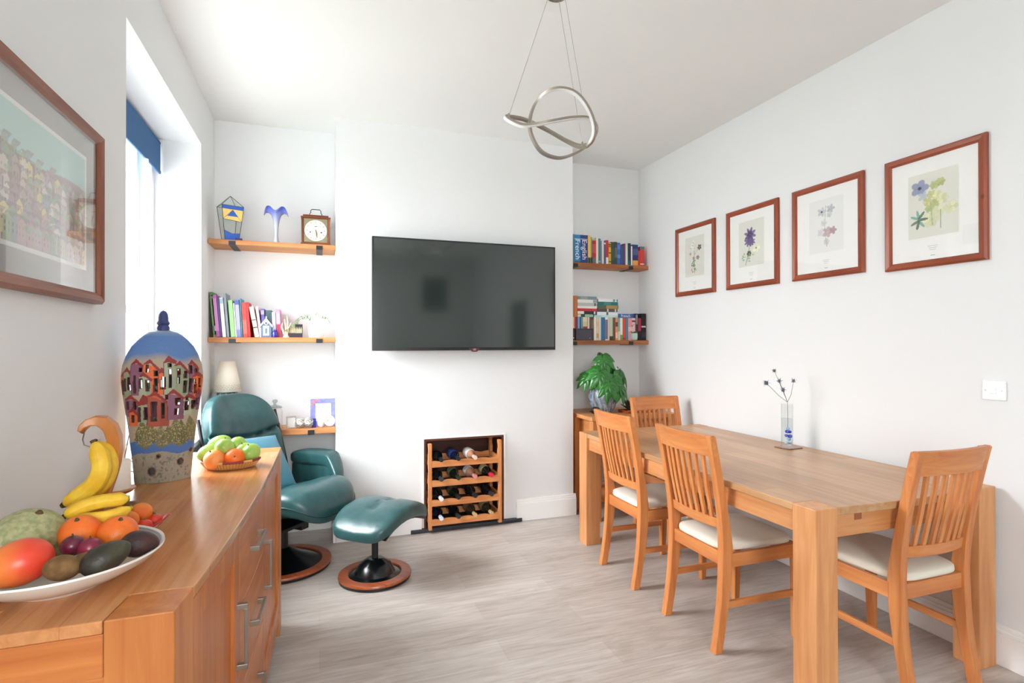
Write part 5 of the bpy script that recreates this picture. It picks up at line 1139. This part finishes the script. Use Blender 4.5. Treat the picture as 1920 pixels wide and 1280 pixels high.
H_ = [  # x0,x1,yl,yr,yb,colour, windows
 (20, 55, 470, 480, 600, 'o', [(30, 500, 44, 590)]), (40, 95, 440, 450, 610, 'g', [(68, 480, 84, 560), (44, 490, 54, 570)]), (92, 175, 385, 400, 600, 'p', [(142, 418, 158, 440), (108, 470, 120, 580)]), (172, 280, 385, 425, 640, 'o', [(188, 400, 204, 445), (240, 440, 262, 470), (240, 490, 262, 575)]),
 (140, 220, 470, 480, 600, 's', [(145, 490, 160, 550), (188, 500, 210, 570)]), (268, 325, 450, 440, 600, 'o', [(296, 480, 318, 560), (282, 500, 290, 560)]), (305, 385, 380, 365, 600, 's', [(342, 432, 360, 552), (338, 392, 358, 412)]), (380, 475, 400, 440, 610, 'g', [(398, 430, 416, 526), (446, 445, 466, 490), (442, 510, 460, 590)]),
 (472, 545, 395, 420, 620, 'p', [(485, 410, 502, 460), (525, 430, 540, 460), (484, 500, 498, 590)]), (505, 582, 480, 475, 630, 'o', [(515, 505, 530, 530), (520, 540, 534, 600), (552, 500, 566, 560)]),
 (50, 145, 620, 640, 740, 'p', [(62, 640, 72, 690), (104, 640, 122, 690)]), (75, 130, 705, 710, 800, 'o', [(95, 730, 108, 775)]), (132, 225, 660, 620, 780, 'g', [(176, 680, 198, 760), (138, 680, 150, 770)]), (195, 340, 600, 650, 810, 'r', [(222, 645, 258, 770), (290, 655, 312, 755)]), (330, 442, 590, 620, 770, 'p', [(318, 600, 334, 628), (386, 628, 418, 670), (382, 698, 406, 738)]),
 (440, 535, 625, 635, 745, 's', [(452, 655, 478, 712), (500, 650, 524, 706), (460, 625, 476, 642)]), (530, 572, 610, 590, 720, 'm', [(538, 640, 550, 680)])]
for side in (0, 1):
    for k in range(3): pass
    for k in range(24):   # vineyards
        x = rr.uniform(90, 540); y = rr.uniform(790, 880); P = [cpx(x+a, y+c, side) for a, c in ((-45, 60), (0, -40), (50, 50), (10, 85))]; cv.poly(P, lin(rr.choice(('6b6845', '74704c', '5f6040'))), 1)
    for k in range(420):
        x, y = rr.uniform(95, 540), rr.uniform(790, 935); q = cpx(x, y, side); cv.ell(q[0], q[1], .8, .8, lin(rr.choice(('b59c62', '9a8c58', 'c0a468'))), .9)
    for k in range(150):
        x, y = rr.uniform(110, 515), rr.uniform(1010, 1180); q = cpx(x, y, side); cv.ell(q[0], q[1], rr.uniform(.8, 3), rr.uniform(.8, 3), lin(rr.choice(('6a6f80', '8b7668', '77826f', '6f625e', 'a49c86'))), .7)
    for x0, x1, yl, yr, yb, c, wn in H_:
        P = [(x0, yl), (x1, yr), (x1, yb), (x0, yb)]; base = lin(cols[c])
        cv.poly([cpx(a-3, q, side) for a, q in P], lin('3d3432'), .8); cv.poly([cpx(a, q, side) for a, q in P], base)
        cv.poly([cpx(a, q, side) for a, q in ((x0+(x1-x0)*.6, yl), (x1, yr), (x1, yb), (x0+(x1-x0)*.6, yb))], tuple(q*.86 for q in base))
        cv.poly([cpx(a, q, side) for a, q in ((x0-8, yl+10), (x0+(x1-x0)*.35, min(yl, yr)-28), (x1+8, yr+10), (x1+4, yr+30), (x0+(x1-x0)*.4, yl+2))], ROOF)
        for a0, b0, a1, b1 in wn:
            cv.poly([cpx(a-3, q, side) for a, q in ((a0-4, b0-4), (a1+4, b0-4), (a1+4, b1+4), (a0-4, b1+4))], lin('4a2a26'))
            p0, p1 = cpx(a0, b0, side), cpx(a1, b1, side)
            if side and (a0*7+b0) % 4: cv.poly([cpx(a, q, 1) for a, q in ((a0, b0), (a1, b0), (a1, b1), (a0, b1))], lin('2a2220')); continue
            for j in range(int(p0[1]), int(p1[1])+1):
                for i in range(int(round(p0[0])), max(int(round(p1[0])), int(round(p0[0]))+1)): holes.add((i % W, j))
    for (x, y, r_) in ((222, 1110, 24), (418, 1060, 20), (268, 1010, 11), (494, 992, 11)):
        cx_, cy_ = cpx(x, y, side)
        ry_ = r_/K_/(VB-VT)*Hn; rx_ = r_/K_/hwv(580+y/K_)/(2*math.pi)*W/max(.3, math.sin(cx_/W*2*math.pi) if not side else 1)
        cv.ell(cx_, cy_, rx_+1.5, ry_+1.5, lin('6e4a3e'), .9)
        for j in range(Hn):
            for i in range(W):
                if ((i+.5-cx_)/rx_)**2+((j+.5-cy_)/ry_)**2 < 1: holes.add((i % W, j))
def vp(u, q):
    th = 2*math.pi*u; v = VT+(VB-VT)*q; h = hwv(v)*SC*HC; dpt = h*.52+.004
    zb_ = zof(v); 
    return -rd*math.cos(th)*h - vdir*math.sin(th)*dpt + Vector((0, 0, zb_))
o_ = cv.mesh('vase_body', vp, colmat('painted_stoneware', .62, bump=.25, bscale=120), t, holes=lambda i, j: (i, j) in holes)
md = o_.modifiers.new('wall', 'SOLIDIFY'); md.thickness = .006; md.offset = -1 
b = B().lathe([(.001, .002), (1, .002), (1, .008), (.001, .008)], seg=48, caps=False)
for v_ in b.b.verts: q = v_.co.copy(); v_.co = rd*q.x*.080+vdir*q.y*.042+Vector((0, 0, q.z))
b.build('vase_foot', mat('stoneware_clay', '84796a', .7), t)
zf = zof(624); s_ = SC
B().lathe([(.001, zf-.004), (9.5*s_, zf-.004), (10.5*s_, zf+3*s_), (8.5*s_, zf+8*s_), (10.8*s_, zf+12*s_), (8*s_, zf+17*s_), (8.2*s_, zf+22*s_), (7.2*s_, zf+29*s_), (4.5*s_, zf+34*s_), (.001, zf+36*s_)], seg=28).build('finial', mat('finial_blue', '333f72', .55, bump=.3, bscale=200), t, smooth=50)

# ================================================================ FRUIT
def fruit(name, lb, cat, c, rad, mt, grp, rot=(0, 0, 0), fn=None, stem=None, e1=1, stem_m=None):
    t = thing(name, lb, cat, tuple(c), 0, grp); t.rotation_euler = rot
    B().sell((0, 0, 0), rad, e1, 1, 36, 20, fn).build('fruit_body', mt, t, smooth=80)
    if stem: B().lathe([(.001, stem[1]), (stem[0]*1.4, stem[1]), (stem[0], stem[1]+.003), (stem[0]*.7, stem[1]+.006), (.001, stem[1]+.0065)], seg=10).build('stem_end', stem_m or mat('stem_brown', '5c4426', .8), t, smooth=50)
    return t
def skin(name, c1, c2, scale, rough=.4, bump=.1, bs=160, axis=None):
    mt, nt, p = newmat(name); tc = nt.nodes.new('ShaderNodeTexCoord'); n = nt.nodes.new('ShaderNodeTexNoise'); n.inputs['Scale'].default_value = scale; n.inputs['Detail'].default_value = 3
    nt.links.new(tc.outputs['Object'], n.inputs['Vector']); r = nt.nodes.new('ShaderNodeValToRGB'); r.color_ramp.elements[0].position = .38; r.color_ramp.elements[1].position = .62
    r.color_ramp.elements[0].color = (*lin(c1), 1); r.color_ramp.elements[1].color = (*lin(c2), 1)
    src = n.outputs['Fac']
    if axis:
        sx = nt.nodes.new('ShaderNodeSeparateXYZ'); mr = nt.nodes.new('ShaderNodeMapRange'); mr.inputs[1].default_value = axis[1]; mr.inputs[2].default_value = axis[2]; nt.links.new(tc.outputs['Object'], sx.inputs[0]); nt.links.new(sx.outputs[axis[0]], mr.inputs[0])
        ad = nt.nodes.new('ShaderNodeMath'); ad.operation = 'ADD'; nt.links.new(mr.outputs[0], ad.inputs[0]); ml = nt.nodes.new('ShaderNodeMath'); ml.operation = 'MULTIPLY_ADD'; ml.inputs[1].default_value = .5; ml.inputs[2].default_value = -.25; nt.links.new(src, ml.inputs[0]); nt.links.new(ml.outputs[0], ad.inputs[1]); src = ad.outputs[0]
        r.color_ramp.elements[0].position = .1; r.color_ramp.elements[1].position = .8
    nt.links.new(src, r.inputs[0]); nt.links.new(r.outputs[0], p.inputs['Base Color']); p.inputs['Roughness'].default_value = rough
    n2 = nt.nodes.new('ShaderNodeTexNoise'); n2.inputs['Scale'].default_value = bs; nt.links.new(tc.outputs['Object'], n2.inputs['Vector']); b = nt.nodes.new('ShaderNodeBump'); b.inputs['Strength'].default_value = bump; b.inputs['Distance'].default_value = .002; nt.links.new(n2.outputs['Fac'], b.inputs['Height']); nt.links.new(b.outputs[0], p.inputs['Normal'])
    return mt
ORS = skin('orange_peel', 'e8651a', 'f07d28', 12, .4, .35, 320); AVO = skin('avocado_skin', '2b2420', '3b3a26', 30, .45, .6, 200); PLUM = skin('plum_skin', '4a1526', '6b2038', 20, .3, .05); KIWI = skin('kiwi_skin', '6b4c28', '84623a', 60, .85, .5, 500)
MELON = skin('melon_rind', '8e9468', 'b0ac80', 90, .7, .6, 240); MANGO = skin('mango_skin', 'eb9a3a', 'e0442c', 12, .35, .05, axis=('X', -.06, .05)); GRN = skin('green_mango_skin', '7da43c', 'a8c860', 14, .3, .05); APR = skin('apricot_skin', 'e88a30', 'e56f2a', 20, .55, .05); RED = skin('red_fruit_skin', 'c8281c', 'd8402a', 16, .3, .05)
BC = Vector((-.505, 1.385, SBZ))
t = thing('fruit_bowl', 'large shallow white bowl of mixed fruit at the near end of the sideboard', 'bowl', tuple(BC+Vector((0, 0, .0004))))
b = B(); S = 96
pr = [(.001, .010), (.07, .010), (.12, .026), (.158, .048), (.176, .062), (.180, .064), (.181, .060), (.160, .040), (.120, .018), (.085, .006), (.080, .0), (.070, .0), (.068, .005), (.001, .005)]
b.lathe(pr, seg=S); b.build('bowl_body', mat('cream_china', 'e6e3da', .22, coat=.3), t, smooth=50)
B().lathe([(.1705, .0590), (.1745, .0618), (.1735, .0622), (.1695, .0594)], seg=S).build('rim_band', mat('blue_grey_band', '8f9aa6', .3), t, smooth=50)
def at(u, v, y): return py(u, v, y)
GF = 'fruit in the large white bowl'
fruit('melon', 'netted green-beige melon with a dark groove, biggest fruit in the white bowl', 'melon', at(55, 1012, 1.435), (0.0689, 0.0689, 0.0638), MELON, GF, (R(10), R(20), 0), fn=lambda p: p*(1-.02*math.exp(-((math.atan2(p.y, p.x)*6/math.pi+6) % 1-.5)**2/.01)), stem=(0.0060, 0.0622))
fruit('mango', 'red, orange and yellow mango at the near left of the white bowl', 'mango', at(33, 1056, 1.285), (0.0554, 0.0437, 0.0420), MANGO, GF, (0, R(-14), R(15)), fn=lambda p: Vector((p.x, p.y*(1+p.x*1.5), p.z*(1+p.x*1.5))), stem=None)
fruit('orange', 'bright orange in front of the bananas, the left one of two in the white bowl', 'orange', at(150, 999, 1.425), (0.0395, 0.0395, 0.0361), ORS, GF, (R(25), 0, 0), stem=(0.0040, 0.0344))
fruit('orange', 'bright orange in the white bowl, the right one of two, behind the avocados', 'orange', at(221, 999, 1.415), (0.0386, 0.0386, 0.0353), ORS, GF, (R(20), R(15), 0), stem=(0.0040, 0.0336))
fruit('plum', 'dark purple plum, the left one of two under the orange', 'plum', at(136, 1023, 1.345), (0.0210, 0.0210, 0.0202), PLUM, GF, stem=(0.0020, 0.0185))
fruit('plum', 'reddish purple plum, the right one of two under the orange', 'plum', at(169, 1027, 1.335), (0.0218, 0.0210, 0.0202), skin('red_plum_skin', '6b1c34', '8a2a42', 20, .3, .05), GF, stem=(0.0020, 0.0185))
fruit('kiwi', 'brown kiwi between the mango and the dark avocado, larger of two', 'kiwi', at(117, 1064, 1.262), (0.0302, 0.0244, 0.0235), KIWI, GF, (0, R(8), R(10)), stem=None)
fruit('kiwi', 'brown kiwi mostly hidden behind the dark avocado', 'kiwi', at(158, 1054, 1.305), (0.0235, 0.0202, 0.0193), KIWI, GF, (0, 0, R(60)))
avf = lambda p: Vector((p.x, p.y*(1-p.x*3.2), p.z*(1-p.x*3.2)))
fruit('avocado', 'dark green-black avocado at the front of the white bowl', 'avocado', at(199, 1045, 1.275), (0.0437, 0.0286, 0.0277), AVO, GF, (0, R(-22), R(28)), fn=avf)
fruit('avocado', 'dark maroon-brown avocado at the right rim of the white bowl', 'avocado', at(262, 1019, 1.36), (0.0361, 0.0286, 0.0269), skin('ripe_avocado_skin', '2c1a18', '452624', 30, .45, .6, 200), GF, (0, R(10), R(20)), fn=avf)
fruit('kiwi', 'small brown kiwi behind the lying bananas', 'kiwi', at(246, 952, 1.70), (0.0218, 0.0185, 0.0185), KIWI, 'fruit in the small red dish')
# bananas
BAN = skin('banana_peel', 'dfae24', 'ecc53c', 30, .5, .05); BT = mat('banana_tip', '4e3a1a', .8)
def banana(lb, pts, r_, grp, stem_dir=0):
    P = [Vector(p) for p in pts]; c = sum(P, Vector())/len(P); t = thing('banana', lb, 'banana', tuple(c), 0, grp); n = 22; fine = []
    for k in range(n+1):
        q = k/n*(len(P)-1); i = min(int(q), len(P)-2); f = q-i; a, b1, c1, d = P[max(i-1, 0)], P[i], P[i+1], P[min(i+2, len(P)-1)]
        fine.append(.5*((2*b1)+(c1-a)*f+(2*a-5*b1+4*c1-d)*f*f+(3*b1-a-3*c1+d)*f**3)-c)
    rs = [r_*(.30 if k < 2 else min(1, .42+.30*(k-1)/2) if k < 5 else min(1, (n-k+.6)/3.2)**.6 if k > n-4 else 1) for k in range(n+1)]
    B().tube(fine, rs, 7, 0).build('peel', BAN, t, smooth=28, sub=1)
    B().tube([fine[0]*1.0+(fine[0]-fine[1])*.9, fine[0], fine[1]], [r_*.34, r_*.30, r_*.31], 7).build('stalk', BT if stem_dir else mat('banana_stalk', '9a8a30', .6), t, smooth=50)
    B().tube([fine[-1], fine[-1]+(fine[-1]-fine[-2]).normalized()*.006], [r_*.36, r_*.25], 7).build('tip', BT, t, smooth=50)
GBN = 'bananas on and below the wooden hook'
hy = 1.60
banana('yellow banana hanging from the wire hook, in front', [at(176, 828, hy-.02), at(186, 850, hy-.03), at(190, 880, hy-.035), at(172, 912, hy-.035), at(120, 946, hy-.03)], .0235, GBN, 1)
banana('yellow banana hanging from the wire hook, behind its partner', [at(179, 828, hy), at(198, 846, hy+.005), at(206, 874, hy+.01), at(194, 905, hy+.01), at(165, 930, hy+.01)], .021, GBN, 1)
banana('upper one of two bananas lying across the fruit', [at(242, 933, 1.52), at(225, 936, 1.515), at(190, 940, 1.50), at(155, 950, 1.49), at(121, 968, 1.48)], .0185, GBN)
banana('lower one of two bananas lying across the fruit', [at(246, 951, 1.50), at(228, 960, 1.49), at(200, 968, 1.475), at(170, 972, 1.465), at(140, 975, 1.455)], .016, GBN)
# banana stand
t = thing('banana_stand', 'curved wooden banana stand with a wire hook beside the left wall', 'banana stand', tuple(Vector((-.545, 1.655, SBZ+.0003))))
o2 = Vector(t.location); HKW = wood('stand_wood', 'a8601f', 'c9823c', 'Z', .35)
pts = [(151, 811), (155, 802), (165, 793), (180, 788), (195, 790), (208, 801), (215, 820), (216, 845), (212, 870), (204, 897), (194, 925), (186, 950), (184, 978)]
pp3 = [at(u, v, 1.60+.004*i)-o2 for i, (u, v) in enumerate(pts)]; pp3.append(Vector((pp3[-1].x, pp3[-1].y, .010)))
B().path(pp3, [(.008+.020*min(1, i/4), .032) for i in range(len(pp3))], up=(0, 1, 0)).build('curved_arm', HKW, t, bevel=.002, smooth=35)
B().lathe([(.001, 0), (.062, 0), (.065, .004), (.062, .012), (.001, .013)], seg=40).build('base', HKW, t, smooth=40)
b = B(); b.tube([at(158, 812, 1.61)-o2, at(155, 824, 1.60)-o2, at(158, 834, 1.585)-o2, at(170, 838, 1.58)-o2, at(182, 832, 1.58)-o2, at(187, 822, 1.58)-o2], .0016, 6); b.build('wire_hook', METAL, t, smooth=60)
# candle on a turned wooden stand
CP = Vector((-.598, 2.02, SBZ+.0003)); t = thing('candle_dish', 'turned wooden dish on a foot under the white candle, by the window', 'dish', tuple(CP))
B().lathe([(.001, 0), (.034, 0), (.034, .005), (.018, .014), (.016, .026), (.040, .036), (.052, .046), (.050, .049), (.001, .044)], seg=40).build('dish_body', wood('dish_wood', 'a86a34', 'c88c54', 'X', .4), t, smooth=45)
t = thing('candle', 'thick white pillar candle on the turned wooden dish', 'candle', tuple(CP+Vector((0, 0, .0465))))
B().lathe([(.001, 0), (.037, 0), (.038, .003), (.038, .086), (.035, .090), (.022, .085), (.001, .083)], seg=32).build('wax', mat('candle_wax', 'efe9dc', .55), t, smooth=45); B().tube([(0, 0, .083), (.001, 0, .094)], .001, 6).build('wick', BLACK, t)
# wire ornament between candle and vase
b = B(); wp = Vector((-.62, 2.40, SBZ)); q0 = [at(245, 800, 2.42), at(238, 835, 2.42), at(233, 862, 2.42), at(238, 880, 2.42), Vector((wp.x, wp.y, SBZ+.002))]
b.tube([p-wp for p in q0], .0016, 6); b.tube([at(245, 800, 2.42)-wp, at(250, 830, 2.37)-wp, at(247, 860, 2.37)-wp, Vector((.03, .0, .002))], .0016, 6); b.tube([Vector((.03*math.cos(k*.52), .03*math.sin(k*.52), .002)) for k in range(12)], .0016, 6, closed=True); b.tube([at(232, 858, 2.36)-wp, at(250, 866, 2.36)-wp], .0014, 6)
tag(b.build('wire_ornament', mat('black_wire', '2c2c30', .4, .5), loc=tuple(wp), smooth=60), 'thin black wire ornament behind the town vase, by the window', 'ornament')
# small red dish
RC2 = Vector((-.462, 1.645, SBZ+.0003)); t = thing('patterned_dish', 'small flared red and white patterned dish behind the large fruit bowl', 'dish', tuple(RC2))
cvd = Canvas(96, 24, lin('bf2b2b')); rr = random.Random(4)
for k in range(12):
    x = k*8+4; cvd.poly([(x-3, 0), (x+3, 6), (x+1, 24), (x-4, 14)], lin('e8e2da')); cvd.ell(x, 11, 1.6, 3, lin('3f5a3f'), .8); 
def dfn(u, v):
    a = 2*math.pi*u; r_ = .034+.050*v+.008*v*math.cos(4*a); z = .004+.044*v+.007*v*math.cos(4*a); return (r_*math.cos(a), r_*math.sin(a), z)
o3 = cvd.mesh('dish_body', dfn, colmat('printed_melamine', .3), t); md = o3.modifiers.new('s', 'SOLIDIFY'); md.thickness = .003
B().lathe([(.001, 0), (.035, 0), (.036, .005), (.001, .006)], seg=32).build('dish_foot', mat('red_melamine', 'bf2b2b', .3), t)
GR = 'fruit in the small red dish'
fruit('apricot', 'orange apricot on top of the small red dish, next to the banana ends', 'apricot', at(264, 961, 1.66), (.027, .026, .025), APR, GR, stem=None, fn=lambda p: p*(1-.06*math.exp(-(p.y/.004)**2)*(p.x > 0)))
fruit('apricot', 'orange apricot in the small red dish behind the right orange', 'apricot', at(238, 976, 1.61), (.027, .025, .024), APR, GR)
fruit('tomato', 'red tomato in the small red dish, nearer of two', 'tomato', at(270, 986, 1.62), (.020, .020, .017), RED, GR, stem=(.003, .014), stem_m=mat('calyx_green', '4f6a2c', .6))
fruit('tomato', 'red tomato in the small red dish, farther of two', 'tomato', at(290, 975, 1.665), (.019, .019, .016), RED, GR, stem=(.003, .013), stem_m=mat('calyx_green', '4f6a2c', .6))
# basket with green mangoes and oranges
KC = Vector((-.338, 2.465, SBZ+.0003)); t = thing('fruit_basket', 'small oval wicker basket with a red edge holding green mangoes and oranges', 'basket', tuple(KC))
b = B(); kr = [(.001, .003, 0), (.085, .003, 0), (.092, .008, 0), (.105, .026, 0)]
WK = mat('wicker', 'c48a48', .7, bump=.8, bscale=260, var=.2); b.loft([[Vector((r_*math.cos(a), r_*.74*math.sin(a), z)) for a in [2*math.pi*k/64 for k in range(64)]] for r_, z in ((.001, .001), (.084, .001), (.092, .006), (.106, .028), (.103, .028), (.089, .010), (.001, .006))], caps=False); b.build('basket_body', WK, t, smooth=50)
b = B()
for k in range(56):
    a = 2*math.pi*k/56; b.tube([Vector((.0915*math.cos(a), .0915*.74*math.sin(a), .006)), Vector((.1075*math.cos(a), .1075*.74*math.sin(a), .028))], .0016, 5)
b.build('woven_stakes', mat('wicker_pale', 'd8a464', .7), t, smooth=60)
cvb = Canvas(72, 6, lin('8f2f3a'))
for k in range(0, 72, 12): cvb.rect(k, 0, k+4, 6, lin('d9a05c'))
def rfn(u, v):
    a = 2*math.pi*u; r_ = .107+.004*math.sin(v*2*math.pi); z = .031+.005*math.cos(v*2*math.pi); return (r_*math.cos(a), r_*.74*math.sin(a)+0*v, z)
cvb.mesh('woven_rim', rfn, colmat('woven_rim_cloth', .7), t)
GK = 'fruit in the wicker basket'
fruit('orange', 'pale orange fruit at the front left of the wicker basket', 'orange', at(402, 861, 2.425), (.040, .040, .038), skin('pale_orange_peel', 'ec8038', 'f0964c', 12, .4, .3, 320), GK, (R(20), R(-20), 0), stem=(.003, .036))
fruit('orange', 'deep orange fruit at the front right of the wicker basket', 'orange', at(440, 858, 2.425), (.038, .038, .036), ORS, GK, (R(70), R(20), 0), stem=(.003, .034))
for (u, v, y, r_, rz_, ry_, lb) in ((389, 848, 2.49, (.042, .031, .030), 20, -25, 'green mango leaning out at the left end of the wicker basket'), (412, 831, 2.53, (.046, .033, .032), 10, -10, 'green mango at the top of the pile, behind the front one'), (420, 838, 2.455, (.036, .036, .034), 60, 10, 'green mango with dark tip, on top of the two oranges'),
        (445, 833, 2.53, (.036, .032, .032), 40, 0, 'yellow-green mango at the back of the pile'), (457, 844, 2.50, (.038, .029, .029), 35, -15, 'pale green mango between the back one and the rightmost'), (470, 848, 2.455, (.040, .034, .034), 50, -20, 'green mango at the right end of the wicker basket')):
    fruit('mango', lb, 'mango', at(u, v, y), r_, GRN, GK, (0, R(ry_), R(rz_)), fn=lambda p: Vector((p.x, p.y*(1+p.x*2), p.z*(1+p.x*2))), stem=(.002, r_[2]*.97))
